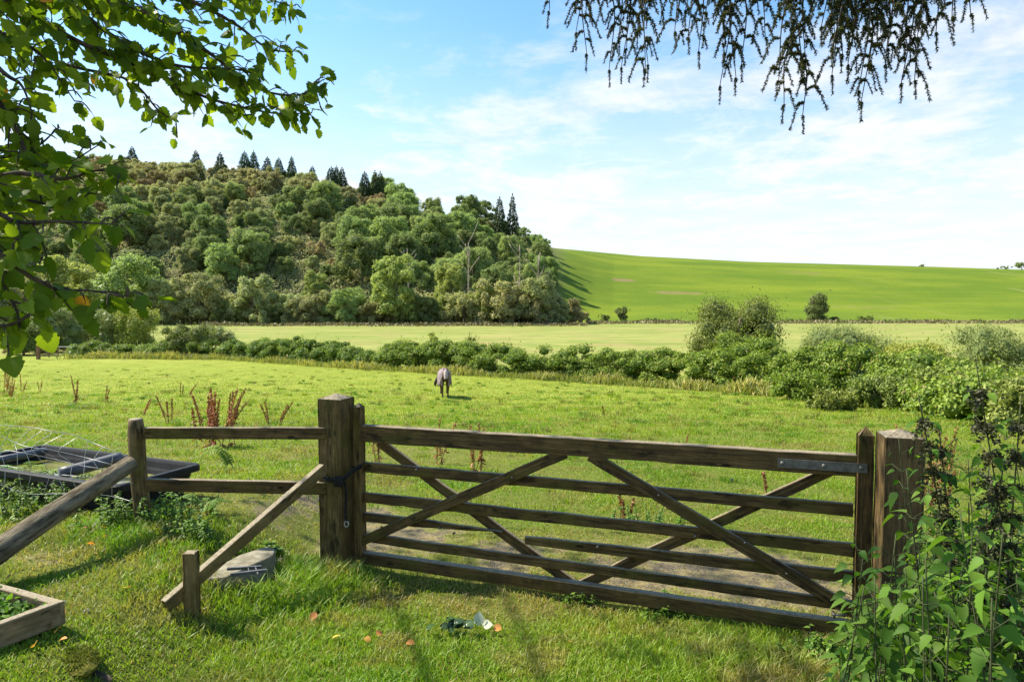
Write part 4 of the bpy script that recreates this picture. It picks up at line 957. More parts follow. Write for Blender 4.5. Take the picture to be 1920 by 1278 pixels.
# ------------------------------------------------------------ slab and latch
sc_ = G(462, 1078); slab = bpy.data.meshes.new('concrete_slab'); bm = bmesh.new(); r_ = np.random.default_rng(2)
outl = [G(388, 1096), G(425, 1106), G(475, 1094), G(512, 1084), G(518, 1070), G(500, 1055), G(450, 1054), G(402, 1070)]
z0_ = max(p.z for p in outl)-.03; tv = [bm.verts.new((p.x, p.y, z0_+.050+.001*r_.normal())) for p in outl]; bv = [bm.verts.new((p.x, p.y, z0_-.14)) for p in outl]
ff = bm.faces.new(tv); [bm.faces.new((tv[i], tv[(i+1) % 8], bv[(i+1) % 8], bv[i])) for i in range(8)]
bmesh.ops.recalc_face_normals(bm, faces=bm.faces); bmesh.ops.bevel(bm, geom=[e for e in bm.edges], offset=.012, segments=2, affect='EDGES', profile=.5)
bmesh.ops.translate(bm, verts=bm.verts, vec=-sc_); bm.to_mesh(slab); bm.free(); slab.materials.append(M_CONC); o = link('concrete_slab', slab, None, sc_); tagit(o, 'broken flat concrete slab lying in the grass by the brace', 'slab')
so2 = G(520, 1052); 
def rock(name, c, s, mat, label, cat, seed, group=None):
    r = np.random.default_rng(seed); bm = bmesh.new(); bmesh.ops.create_icosphere(bm, subdivisions=3, radius=1)
    for v in bm.verts:
        k = 1+.28*(float(vn(np.array(v.co.x*2+seed), np.array(v.co.y*2+v.co.z*1.7), seed))-.5)*2+.1*(float(vn(np.array(v.co.x*6+seed), np.array(v.co.y*6+v.co.z*5), seed))-.5); v.co = Vector((v.co.x*s[0]*k, v.co.y*s[1]*k, v.co.z*s[2]*k))
    me_ = bpy.data.meshes.new(name); bm.to_mesh(me_); bm.free(); me_.materials.append(mat); o = link(name, me_, None, c); o.rotation_euler.z = r.random()*3; return tagit(o, label, cat, group)
rock('stone', G(520, 1054), (.09, .05, .035), M_CONC, 'flat dark stone in the grass just behind the concrete slab', 'stone', 1)
ltc = Acc(); zt = z0_+.064
lpz = lambda u, v: P3(u, v, (CAM_H-zt)/-float(tanE(v))*1.0)
boxa(ltc, lpz(426, 1066), lpz(490, 1062), .016, .016, Vector((0, -1, 0))); boxa(ltc, lpz(432, 1077), lpz(500, 1069), .020, .018, Vector((0, -1, 0))); tube(ltc, [lpz(478, 1060), lpz(484, 1076)], .005, 8); tube(ltc, [lpz(465, 1062), lpz(468, 1074)], .004, 8)
ltc.thing('gate_latch', M_PIPE, lpz(465, 1070), 'loose grey metal gate latch lying on the concrete slab', 'latch', smooth=False)
# ------------------------------------------------------------ raised bed
def bed():
    e = empty('raised_bed', G(40, 1165), 'timber edged planting bed at the bottom left corner', 'planting bed')
    zt = G(108, 1152).z+.115; pz = lambda u, v: P3(u, v, (CAM_H-zt)/-float(tanE(v)))
    c = pz(108, 1127); back = pz(-110, 1068); front = pz(-130, 1212)
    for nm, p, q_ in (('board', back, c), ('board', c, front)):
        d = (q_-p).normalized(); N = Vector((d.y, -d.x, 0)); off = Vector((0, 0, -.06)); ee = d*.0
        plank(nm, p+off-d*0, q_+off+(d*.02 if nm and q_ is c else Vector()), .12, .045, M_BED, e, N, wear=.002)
    s = Acc(); cs = [back, c, front, pz(-300, 1140)]; g = []
    mid = (back+c+front)/3
    V = [(p.x*.985+mid.x*.015, p.y*.985+mid.y*.015, zt-.05) for p in cs]; s.add(V, [(0, 1, 2), (0, 2, 3)]); s.obj('soil', M_SOIL, e)
    r = np.random.default_rng(12); a = Acc(); n = 900; t = r.random((n, 3)); t = t/t.sum(1, keepdims=True)
    P = t[:, :1]*np.array(back)+t[:, 1:2]*np.array(c)+t[:, 2:]*np.array(front); P[:, 2] = zt-.04+.07*r.random(n); P = P*.96+np.array(mid)*.04
    D = nrm(np.stack([r.normal(size=n), r.normal(size=n), .3+0*r.random(n)], -1)); scatter(a, P, D, nrm(r.normal(size=(n, 3))*.5+np.array([0, 0, 1])), .02+.03*r.random(n), T_OVAL)
    a.thing('bed_plants', M_DARKL if False else M_NETTLE, mid, 'low green weeds growing inside the timber edged bed', 'plants')
    for i in range(9):
        t = r.random(3); t /= t.sum(); p = Vector(tuple(t[0]*np.array(back)+t[1]*np.array(c)+t[2]*np.array(front))); p = p*.9+mid*.1; p.z = zt-.02
        rock('stone', p, (.035, .028, .02), M_STONE, 'small grey stone lying among the weeds in the timber bed', 'stone', 20+i, 'stones in the planting bed')
bed()
rock('stone', G(30, 1192), (.06, .035, .03), M_STONE, 'pale grey stone against the front board of the bed', 'stone', 40)
rock('stone', G(163, 1145), (.022, .018, .012), M_STONE, 'tiny pale stone in the grass right of the planting bed', 'stone', 41)
rock('stone', G(120, 1131), (.025, .02, .016), M_STONE, 'small grey stone beside the corner of the planting bed', 'stone', 42)
rock('stone', G(184, 984), (.06, .04, .02), M_STONE, 'flat grey stone in the grass left of the round fence post', 'stone', 43)
st_ = rock('mossy_stump', G(150, 1238), (.13, .07, .035), M_MOSS, 'low mossy stump rotting in the grass at the bottom left', 'stump', 50)
ms = Acc(); rr_ = np.random.default_rng(5); dd_ = rdir(2600, rr_); dd_[:, 2] = np.abs(dd_[:, 2]); scatter(ms, dd_*np.array([.13, .07, .04])*1.0, nrm(dd_+.8*rr_.normal(size=dd_.shape)), rr_.normal(size=dd_.shape), .008+.010*rr_.random(2600), T_NARROW, rr_.random(2600)); link('moss', ms.mesh('moss', M_MOSSL, False), st_)
rock('stump_root', G(178, 1262)-Vector((0, 0, .012)), (.10, .03, .022), M_BARK, 'dark rotten root exposed in front of the mossy stump', 'root', 51)
# ------------------------------------------------------------ fallen leaves, twig and fungi
FL = [(238, 1113), (118, 1163), (82, 1183), (96, 1188), (107, 1196), (118, 1213), (13, 1097), (587, 1168), (630, 1206), (1068, 1215), (712, 1200), (164, 998), (195, 998), (193, 1017), (170, 1030), (595, 1096), (672, 1121), (690, 1212), (770, 1218), (932, 1190), (64, 1224), (375, 855), (285, 1025), (175, 1250)]
def fallen():
    r = np.random.default_rng(9); a = Acc(); scatter(a, np.zeros((1, 3))-np.array([.5, 0, 0]), [(1, 0, 0)], [(0, 0, 1)], 1, T_HAZEL, np.array([.5])); proto = a.mesh('fallen_leaf', M_LEAFL)
    where = lambda u, v: ('beside the planting bed' if u < 130 else 'in the grass between the bed and the log' if u < 300 and v < 1100 else 'in the short grass left of the brace foot' if u < 300 else 'beyond the two rail fence' if v < 900 else 'in the grass below the left gate post' if u < 800 else 'in the grass below the gate')
    for i, (u, v) in enumerate(FL):
        p = G(u, v); o = link('fallen_leaf', proto, None, p+Vector((0, 0, .045))); s = .034+.02*r.random(); o.scale = (s, s, s); o.rotation_euler = (r.normal()*.5, r.normal()*.5+.2, r.random()*6.28)
        tagit(o, 'curled orange fallen leaf lying '+where(u, v), 'fallen leaf', 'orange fallen leaves in the grass')
fallen()
def leaf_tuft(name, c, n, size, T, mat, label, cat, spread, seed, up=.5, dz=.04, part=None):
    r = np.random.default_rng(seed); a = Acc(); az = r.random(n)*6.28; P = np.stack([r.normal(size=n)*spread, r.normal(size=n)*spread*.6, dz+.03*r.random(n)], -1)+np.array(c)
    D = nrm(np.stack([np.cos(az), np.sin(az), up*r.random(n)], -1)); scatter(a, P, D, nrm(np.stack([.4*r.normal(size=n), -.3+.4*r.normal(size=n), np.ones(n)], -1)), size*(.7+.5*r.random(n)), T)
    return a, a.thing(name, mat, c, label, cat)
M_DARKL = leafmat('dark evergreen leaf', (.012, .035, .010), (.04, .09, .02), .1, .3, spec=.5)
M_PALEL = leafmat('pale leaf underside', (.42, .47, .34), (.60, .63, .50), .2, .7)
leaf_tuft('fallen_twig', G(850, 1190), 26, .07, T_OVAL, M_DARKL, 'fallen twig of dark glossy leaves lying in the grass below the gate', 'twig', .045, 61)
def pale():
    c = G(895, 1186); a = Acc()
    for (u, v, s, dx) in ((895, 1178, .075, (.1, .2, 1)), (886, 1186, .062, (-.8, -.3, .35)), (905, 1188, .058, (.9, -.35, .3)), (903, 1184, .05, (.6, .5, .4))):
        p = P3(u, v, c.y)+Vector((0, 0, .0)); p = Vector((p.x, c.y, c.z+.045)); scatter(a, [tuple(p)], [dx], [(0, -.7, .7)], s, strip([.1, .7, .85, .8, .5, .1], .12, .1), np.array([.8]))
    a.thing('pale_leaves', M_PALEL, c, 'sprig of large pale silvery leaves in the grass below the gate', 'leaves')
pale()
# ------------------------------------------------------------ dock stalks
def dock(base, h, n, seed, label, spread=.12, lean=0):
    e = empty('dock_plant', base, label, 'dock plant', 'rusty dock plants in the paddock'); r = np.random.default_rng(seed); a = Acc(); s = Acc(); B = np.array(base)
    for i in range(n):
        az = r.random()*6.28; hh = h*(.6+.4*r.random()) if i else h; o = B+np.array([math.cos(az), math.sin(az)*.7, 0])*spread*h*.42*r.random(); tip = o+np.array([(lean+r.normal()*.17)*hh, r.normal()*.1*hh, hh])
        pth = spline([o-np.array([0, 0, .05]), (o+tip)/2+np.array([-.03*hh*lean, 0, 0]), tip], 8); tube(s, pth, np.linspace(.006, .003, len(pth))*(1 if base[1] < 14 else 2), 5)
        m = int(150*hh/.8)+30; t = .28+.72*r.random(m); k = (t*(len(pth)-1)); i0 = np.clip(k.astype(int), 0, len(pth)-2); p = pth[i0]+(pth[i0+1]-pth[i0])*(k-i0)[:, None]
        side = (r.integers(0, 4, m)/4*6.28+np.floor(t*9)*1.3); w = .042*h*(1.15-t)*(.3+r.random(m)); P = p+np.stack([np.cos(side)*w, np.sin(side)*w, w*1.3], -1)
        scatter(a, P, nrm(r.normal(size=(m, 3))+np.array([0, 0, .6])), r.normal(size=(m, 3)), .020*(1 if base[1] < 12 else 1.5)*(.6+.8*r.random(m)), T_DIA, r.random(m), 1.3)
        m2 = 5; t2 = r.random(m2)*.4; P2 = o+(tip-o)*t2[:, None]; d2 = nrm(np.stack([r.normal(size=m2), r.normal(size=m2), -.4+0*t2], -1)); scatter(a, P2, d2, nrm(r.normal(size=(m2, 3))+np.array([0, 0, 1])), .13*h, T_NARROW, r.random(m2)*.7)
    s.obj('stems', M_DOCKL, e); a.obj('seed_heads', M_DOCK, e, smooth=False)
DK = [((400, 838), 730, 15, 'tall dense rust red dock clump behind the two rail fence', .9, .02), ((432, 800), 728, 6, 'dock stalks leaning right beside the dense rust red clump', .5, .35), ((383, 812), 738, 2, 'thin dock stalk at the left side of the dense rust clump', .4, 0), ((895, 885), 795, 6, 'dock clump seen between the top two bars of the gate', .5, 0), ((820, 870), 785, 3, 'thin dock stalk left of the clump behind the gate', .4, 0),
 ((712, 868), 790, 3, 'dock stalk just right of the left gate post', .4, 0), ((505, 798), 752, 2, 'thin upright dock stalk left of the left gate post', .3, 0), ((521, 800), 752, 2, 'dock stalk bending right near the left gate post', .3, .45), ((317, 795), 742, 3, 'bushy dock stalk above the round fence post', .4, 0), ((268, 778), 748, 2, 'small pale dock stalk bending over the round post', .3, .5),
 ((340, 742), 717, 2, 'small dock stalk left of a leaning pair in the paddock', .3, 0), ((352, 742), 718, 2, 'small leaning dock stalk in the paddock', .3, .4), ((199, 755), 722, 2, 'short dark dock stalk in the left paddock', .3, .2), ((141, 758), 704, 3, 'upright brown dock stalk standing in the shadow line at left', .3, 0), ((77, 735), 712, 2, 'tiny dock stalk at the far left', .3, 0),
 ((6, 742), 678, 6, 'rust red dock clump at the left border of the paddock', .7, .1), ((38, 735), 700, 2, 'dark dock stalk beside the clump at the left border', .3, 0), ((20, 745), 712, 3, 'low dark dock clump at the left border', .4, 0), ((1178, 975), 925, 4, 'pale withered dock plant seen through the gate bars', .9, 0), ((1283, 840), 815, 1, 'single thin red dock stalk right of the gate middle', .2, 0), ((1437, 925), 885, 2, 'thin red dock stalk between gate bars at right', .3, 0),
 ((1378, 735), 705, 1, 'brown stalk in front of the hedge below the tallest shrub', .2, 0), ((1478, 748), 720, 1, 'brown stalk at the foot of the right hedge', .2, 0), ((1134, 780), 762, 1, 'lone small brown stalk out in the paddock', .2, 0), ((1715, 870), 795, 5, 'reddish dock clump just right of the right gate post', .6, 0), ((1760, 900), 800, 5, 'reddish dock stalks behind the nettles', .6, .1), ((713, 1010), 985, 1, 'tiny dry stalk at the foot of the left gate post', .3, 0), ((290, 905), 862, 1, 'thin dry stalk beside the trough', .2, 0), ((1740, 960), 850, 5, 'tall red dock clump behind the right gate post', .6, .05), ((1565, 880), 850, 1, 'thin stalk near the right end of the gate', .2, 0)]
for i, ((u, vb), vt, n, lab, sp, ln) in enumerate(DK):
    b = G(u, vb); h = CAM_H+b.y*float(tanE(vt))-b.z; dock(b, h, n, 400+i, lab, sp, ln)
# ------------------------------------------------------------ low nettles and ferns by the trough
def low_plant(name, base, h, w, n, seed, mat, label, cat, T=T_NETTLE, leaf=.05, group=None):
    e = empty(name, base, label, cat, group); r = np.random.default_rng(seed); a = Acc(); s = Acc(); B = np.array(base)
    for i in range(n):
        o = B+np.array([r.normal()*w*.4, r.normal()*w*.25, 0]); o[2] = H1(o[0], o[1]); hh = h*(.5+.5*r.random()); tip = o+np.array([r.normal()*.2*hh, r.normal()*.2*hh, hh]); tube(s, [o, (o+tip)/2, tip], .0025, 4)
        k = int(10+hh*40); t = r.random(k)**.7; P = o+(tip-o)*t[:, None]; az = r.random(k)*6.28
        D = nrm(np.stack([np.cos(az), np.sin(az), .1+.3*r.normal(size=k)], -1)); scatter(a, P, D, nrm(np.stack([.3*r.normal(size=k), .3*r.normal(size=k), np.ones(k)], -1)), leaf*(.6+.7*r.random(k))*(1.1-.5*t), T, r.random(k))
    s.obj('stems', M_STEM, e); a.obj('leaves', mat, e)
for i, (u, v, h, w, n, lab) in enumerate([(205, 985, .24, .28, 26, 'nettle clump in the shade left of the round fence post'), (320, 985, .26, .3, 30, 'dense nettle clump right of the round fence post'), (360, 1010, .16, .3, 26, 'low fresh weeds in front of the nettle clump'), (1560, 1240, .18, .25, 30, 'leafy weeds at the foot of the right gate post'), (1620, 1262, .22, .2, 26, 'pale green weeds in front of the right gate post'), (1240, 1150, .08, .25, 20, 'low weeds under the middle of the gate'), (60, 965, .3, .4, 34, 'tangle of weeds in front of the wire netting at left'), (145, 950, .26, .3, 28, 'weeds growing up through the sagging wire'), (505, 1018, .0, .0, 0, ''), (1215, 985, .18, .3, 16, 'withered weed tuft seen through the gate'), (1095, 1130, .1, .15, 14, 'dark weed tuft below the gate near its middle')]):
    if n: low_plant('nettle_clump' if 'nettle' in lab else 'weed_clump', G(u, v), h, w, n, 500+i, M_NETB, lab, 'weeds')
def fern(base, n, ln, seed, label, mat=M_FERN, az0=None):
    e = Acc(); r = np.random.default_rng(seed); B = np.array(base)
    for i in range(n):
        az = (r.random()*6.28 if az0 is None else az0+r.normal()*.5); L_ = ln*(.7+.4*r.random()); dirn = np.array([math.cos(az), math.sin(az), 0]); pth = spline([B, B+dirn*L_*.4+np.array([0, 0, L_*.55]), B+dirn*L_+np.array([0, 0, L_*.35])], 9); tube(e, pth, .003, 4, cap=False)
        m = len(pth); sd_ = np.cross(dirn, [0, 0, 1])
        for j in range(3, m):
            t = j/(m-1); lw = L_*.28*(1-t)**.8+.01
            for s_ in (-1, 1):
                D = sd_*s_+dirn*.35; scatter(e, [pth[j]], [D], [(0, 0, 1)], lw, T_NARROW, np.array([r.random()]))
                k = 6; tt_ = np.linspace(.15, .9, k); Pp = pth[j]+nrm(D)*lw*tt_[:, None]; 
                for q2 in (-1, 1): scatter(e, Pp, np.tile(dirn*q2+nrm(D)*.4, (k, 1)), np.tile([0, 0, 1.], (k, 1)), lw*.28*(1.1-tt_), T_DIA, r.random(k))
    return e.thing('fern', mat, base, label, 'fern')
fern(G(60, 935), 10, .42, 71, 'pale bracken fern in front of the trough at left')
fern(G(120, 930), 9, .40, 72, 'bracken fern reaching over the trough rim')
fern(G(25, 915), 8, .45, 73, 'bracken fern at the left border by the netting')
fern(G(385, 965), 6, .26, 74, 'small dark fern beside the right end of the trough')
fern(G(440, 880), 4, .5, 75, 'flat pale fern lying in the grass behind the fence', az0=3.3)
low_plant('thistle', G(508, 1040), .1, .08, 5, 530, M_NETB, 'single broad leaved weed by the track beside the gate post', 'weed', T_OVAL, .09)
# ------------------------------------------------------------ far field gate
fg = G(72, 673); e = empty('far_field_gate', fg, 'small distant timber field gate at the left end of the hedge', 'gate')
fx = lambda u, v: P3(u, v, fg.y/CP*1.0)
for (u0, v0, u1, v1, hh) in ((76, 650, 132, 650, .08), (76, 657, 128, 655, .07), (76, 663, 122, 661, .07), (76, 668, 122, 666, .07)):
    plank('rail', fx(u0, v0), fx(u1, v1), hh, .05, M_FAR if v0 > 651 else M_WIRE, e, (0, -1, 0), seg=1)
for (u0, v0, v1, w) in ((92, 652, 670, .09), (109, 650, 669, .09)): plank('upright', fx(u0, v1), fx(u0, v0), w, .06, M_FAR, e, (0, -1, 0), seg=1)
g = fx(72, 674); gpst = post('gate_post', g.x, g.y, g.z-.1, fx(72, 645).z, .26, 0, M_FAR, None, .03); tagit(gpst, 'stout reddish post at the left end of the distant field gate', 'gate post')

# ------------------------------------------------------------ horse in a rug, facing the camera
def horse():
    b = G(835, 746.5); e = empty('horse', b, 'horse wearing a pale patterned rug and fly mask, facing the camera in the paddock', 'horse', rz=R(8))
    # skeleton in local space: faces -Y
    J = [((0, 1.55, .98), .27), ((0, 1.15, 1.0), .29), ((0, .7, 1.0), .30), ((0, .3, 1.03), .28), ((0, .05, 1.08), .24),         # 0-4 pelvis..chest
         ((0, -.22, 1.20), .15), ((0, -.48, 1.30), .12), ((.0, -.62, 1.30), .10), ((.0, -.72, 1.10), .082), ((.0, -.78, .92), .062),          # 5-9 neck, head
         ((.0, 1.78, .98), .16)]
    E = [(0, 1), (1, 2), (2, 3), (3, 4), (4, 5), (5, 6), (6, 7), (7, 8), (8, 9), (0, 10)]
    def leg(att, x, y, front, dy=0):
        k = len(J)
        if front: J.extend([((x, y, .88), .12), ((x*.95, y-.02, .68), .085), ((x*.85, y-.02, .48), .06), ((x*.8, y, .27), .038), ((x*.8, y-.01, .10), .045), ((x*.8, y-.05, .02), .055)])
        else: J.extend([((x, y, .85), .15), ((x, y-.10, .66), .10), ((x*.95, y+.10, .45), .06), ((x*.9, y+.08, .26), .038), ((x*.9, y+.05, .10), .045), ((x*.9, y+.01, .02), .055)])
        E.append((att, k)); E.extend([(k+i, k+i+1) for i in range(5)])
    leg(4, .16, .05, True); leg(4, -.16, .08, True); leg(0, .17, 1.62, False); leg(0, -.17, 1.50, False)
    me_ = bpy.data.meshes.new('body'); me_.from_pydata([j[0] for j in J], E, []); o = link('body', me_, e)
    sk = o.modifiers.new('skin', 'SKIN'); sk.use_smooth_shade = True
    for i, j in enumerate(J): me_.skin_vertices[0].data[i].radius = (j[1], j[1])
    me_.skin_vertices[0].data[0].use_root = True
    sb_ = o.modifiers.new('sub', 'SUBSURF'); sb_.levels = 1; sb_.render_levels = 2
    me_.materials.append(simple('horse coat', (.045, .025, .014), (.09, .05, .028), 10, .6))
    # rug: draped shell from neck to rump
    a = Acc(); rows = []
    secs = [(-.50, 1.44, .13, 1.16), (-.34, 1.46, .17, .98), (-.16, 1.42, .25, .70), (.0, 1.38, .29, .58), (.2, 1.37, .31, .54), (.7, 1.34, .32, .52), (1.2, 1.36, .33, .52), (1.6, 1.34, .32, .50), (1.82, 1.24, .27, .52), (1.90, 1.12, .20, .58)]
    m = 17
    for (y, zt_, hw, zb) in secs:
        for j in range(m):
            t = (j/(m-1))*2-1; s_ = abs(t); x = hw*math.copysign(min(1, math.sin(min(s_*1.6, 1)*math.pi/2)), t)*(1+.10*max(0, s_-.6)); z = zt_-(zt_-zb)*(s_**2.2*.75+s_*.25)
            x += .018*math.sin(y*9+j*1.7)*s_; rows.append((x, y, z))
    Ft = []
    for i in range(len(secs)-1):
        for j in range(m-1): p = i*m+j; Ft += [(p, p+1, p+m+1), (p, p+m+1, p+m)]
    V = list(rows)
    # chest front panel closes the rug
    fr = [rows[2*m+j] for j in range(m)]; base_i = len(V)
    for j in range(m): V.append((fr[j][0]*.55, fr[j][1]-.16, max(fr[j][2]-.10, .60)))
    for j in range(m-1): Ft += [(2*m+j, base_i+j, base_i+j+1), (2*m+j, base_i+j+1, 2*m+j+1)]
    a.add(V, Ft)
    mr, nt, oo = newmat('patterned rug'); nb = NB(nt); v = nb.coord('Object'); vo = nb.n('ShaderNodeTexVoronoi'); nt.links.new(v, vo.inputs[0]); vo.inputs['Scale'].default_value = 11
    geo = nb.noise(v, 4, 4)
    nt.links.new(nb.pbr(nb.mix(nb.rng(vo.outputs['Distance'], .25, .5), (.30, .235, .25), nb.mix(geo, (.13, .095, .105), (.23, .18, .195))), .8, .2), oo.inputs[0])
    rg = link('rug', a.mesh('rug', mr), e); sol = rg.modifiers.new('s', 'SOLIDIFY'); sol.thickness = .015
    # fly mask over the face
    f = Acc(); tube(f, [(0, -.55, 1.38), (0, -.66, 1.30), (0, -.74, 1.14), (0, -.79, 1.02)], [.10, .115, .10, .082], 10, cap=False); mk = link('fly_mask', f.mesh('fly_mask', simple('mask', (.30, .22, .20), (.50, .40, .38), 30)), e)
    for s_ in (-1, 1):
        er = Acc(); tube(er, [(s_*.06, -.55, 1.38), (s_*.085, -.56, 1.46), (s_*.09, -.57, 1.53)], [.035, .03, .006], 8); link('ear', er.mesh('ear', me_.materials[0]), e)
    tl = Acc(); tube(tl, spline([(-.05, 1.85, 1.10), (-.30, 1.95, .85), (-.52, 1.95, .52), (-.50, 1.95, .36)], 5), np.linspace(.05, .09, 16)[:16], 8) if False else tube(tl, [(-.05, 1.85, 1.10), (-.22, 1.95, .92), (-.36, 1.97, .68), (-.44, 1.95, .48), (-.42, 1.93, .36)], [.04, .06, .085, .08, .02], 8)
    link('tail', tl.mesh('tail', simple('tail hair', (.03, .025, .015), (.06, .05, .03), 30)), e)
horse()

# ------------------------------------------------------------ overhanging hazel, top left
def hazel():
    r = np.random.default_rng(15); tb = Vector((-3.6, 1.6, H1(-3.6, 1.6)))
    e = empty('hazel_tree', tb, 'leafy hazel whose branches overhang the top left of the view', 'tree')
    br = Acc(); lf = Acc(); tk = Acc(); tp = [tb-Vector((0, 0, .2)), Vector((-3.5, 1.7, 1.0)), Vector((-3.2, 1.9, 2.4)), Vector((-3.0, 2.1, 4.2))]; tube(tk, spline(tp, 6), np.linspace(.10, .04, 19), 10); tk.obj('trunk', M_BARK, e)
    B = [[(-260, 60, 2.5), (-60, -30, 2.5), (60, 30, 2.5), (150, 80, 2.6), (230, 112, 2.7), (300, 140, 2.75), (380, 180, 2.8), (450, 200, 2.9), (520, 213, 3.0), (585, 212, 3.05)],
         [(-60, -90, 2.6), (150, -20, 2.7), (300, 40, 2.8), (400, 105, 2.9), (480, 165, 3.0), (560, 178, 3.05), (605, 150, 3.1)],
         [(60, -110, 2.8), (200, -40, 2.8), (350, 0, 2.9), (440, 45, 3.0), (500, 90, 3.05), (548, 98, 3.1)],
         [(100, -150, 2.9), (300, -50, 2.9), (430, -20, 3.0), (550, 12, 3.1)],
         [(-260, 60, 2.3), (-50, 90, 2.4), (50, 88, 2.5), (95, 125, 2.5), (140, 190, 2.55)],
         [(-260, 100, 2.1), (-50, 150, 2.2), (20, 225, 2.2), (60, 300, 2.2), (120, 308, 2.2), (185, 272, 2.25)],
         [(-260, 200, 2.0), (-50, 320, 2.0), (40, 325, 2.0), (120, 335, 2.05), (180, 320, 2.1), (228, 325, 2.1)],
         [(-260, 300, 1.9), (-50, 375, 1.9), (30, 415, 1.9), (110, 415, 1.9), (210, 420, 1.95)],
         [(-260, 340, 1.9), (-50, 435, 1.85), (30, 500, 1.8), (100, 540, 1.85), (170, 545, 1.9), (230, 556, 1.9)],
         [(-260, 500, 1.9), (-50, 600, 1.8), (10, 610, 1.8), (60, 590, 1.8)], [(-260, 420, 2.0), (-50, 480, 1.9), (20, 560, 1.9), (40, 610, 1.9)],
         [(-200, -60, 2.3), (-40, 0, 2.3), (60, -10, 2.4), (160, -10, 2.5), (260, 20, 2.6), (340, 60, 2.7)],
         [(-200, 100, 2.4), (-30, 200, 2.3), (40, 250, 2.3), (80, 330, 2.3), (110, 400, 2.3)],
         [(-200, 240, 2.1), (-50, 260, 2.1), (20, 350, 2.1), (70, 380, 2.1), (150, 380, 2.1)],
         [(-200, -30, 2.9), (0, 60, 2.9), (120, 120, 2.9), (240, 150, 2.9), (300, 210, 2.9), (330, 225, 2.95)], [(60, -60, 2.7), (200, 60, 2.7), (320, 120, 2.8), (440, 130, 2.9), (480, 140, 2.9)],
         [(-100, 20, 2.2), (0, 130, 2.2), (40, 160, 2.2), (60, 210, 2.2)], [(-150, 340, 2.3), (-20, 300, 2.3), (60, 280, 2.3), (110, 240, 2.3)]]
    lens = []
    P, D, N, S = [], [], [], []
    for bi, c in enumerate(B):
        pth = spline([P3(*q) for q in c], 10); m = len(pth); tube(br, pth, np.linspace(.013, .0025, m)*(1 if bi < 3 else .8), 6)
        seg = np.linalg.norm(np.diff(pth, axis=0), axis=1); tot = seg.sum(); cum = np.concatenate([[0], np.cumsum(seg)])
        start = .10 if bi else .12; nt_ = int(tot*(30 if bi < 4 or bi in (11, 14, 15) else 22))
        for k in range(nt_+1):
            s = tot*(start+(1-start)*(k+.3*r.random())/max(nt_, 1)); s = min(s, tot*.999); p = np.array([np.interp(s, cum, pth[:, i]) for i in range(3)]); j = min(int(np.searchsorted(cum, s)), m-1); td = nrm(pth[j]-pth[j-1])
            sd_ = nrm(np.cross(td, [0, 0, 1.])+.5*r.normal(size=3)); sgn = 1 if k % 2 else -1; tl = (.05+.19*r.random())*(1.1-.7*s/tot)
            dr = nrm(td*.7+sd_*sgn*.8+np.array([0, 0, r.normal()*.35-.05])); en = p+dr*tl; tw = spline([p, (p+en)/2+np.array([0, 0, .012]), en-np.array([0, 0, tl*.12])], 4); tube(br, tw, [.0025]*(len(tw)-1)+[.0012], 4, cap=False)
            nl_ = 2+int(tl*24)
            for q_ in range(nl_):
                t = (q_+1)/nl_; pp = tw[min(int(t*(len(tw)-1)), len(tw)-1)]; ld = nrm(dr*.5+sd_*(1 if q_ % 2 else -1)*.7+np.array([0, 0, -.55])+.45*r.normal(size=3)); pet = .012+.012*r.random(); tube(br, [pp, pp+ld*pet], .0009, 3, cap=False)
                P.append(pp+ld*pet); D.append(ld); N.append(nrm(np.array([0, -.25, .8])+.5*r.normal(size=3))); S.append((.040+.034*r.random())*min(.95, max(.62, np.linalg.norm(pp)/2.95))*(.85 if t == 1 and s/tot > .9 else 1))
    # the crown high above the frame, over the gate's left: it throws the dappled shade
    for k in range(11):
        c = np.array([-6.6+4.4*r.random(), 2.6+4.6*r.random(), 5.2+1.6*r.random()]); s0_ = np.array([-3.1, 2.0, 3.6]); tube(br, spline([s0_, (s0_+c)/2+np.array([0, 0, .35]), c], 6), [.03, .012], 6)
        m_ = 150; q_ = c+r.normal(size=(m_, 3))*np.array([.5, .5, .22])
        for z_ in q_: P.append(z_); D.append(nrm(r.normal(size=3)+np.array([0, 0, -.5]))); N.append(nrm(np.array([0, 0, .8])+.4*r.normal(size=3))); S.append(.085)
    n = len(P); a_ = r.random(n)*.92; a_[r.random(n) < .012] = 1
    pick = r.integers(0, 3, n); Pn, Dn, Nn, Sn = np.array(P), np.array(D), np.array(N), np.array(S); wn_ = .8+.35*r.random(n)
    TH = [T_HAZEL, strip([.12, .50, .92, .62, 1.02, .66, .84, .40, .34, .04], .34, .42, xs=[0, .05, .20, .30, .44, .54, .68, .80, .90, 1.0]), strip([.08, .66, .80, .88, .70, .84, .52, .56, .22, .05], .10, .12, xs=[-.03, .06, .24, .36, .48, .60, .72, .80, .92, 1.0])]
    for t_ in range(3): k_ = pick == t_; scatter(lf, Pn[k_], Dn[k_], Nn[k_], Sn[k_], TH[t_], a_[k_], wn_[k_])
    br.obj('branches', M_BARK, e); lf.obj('leaves', M_HAZEL, e, smooth=False)
hazel()
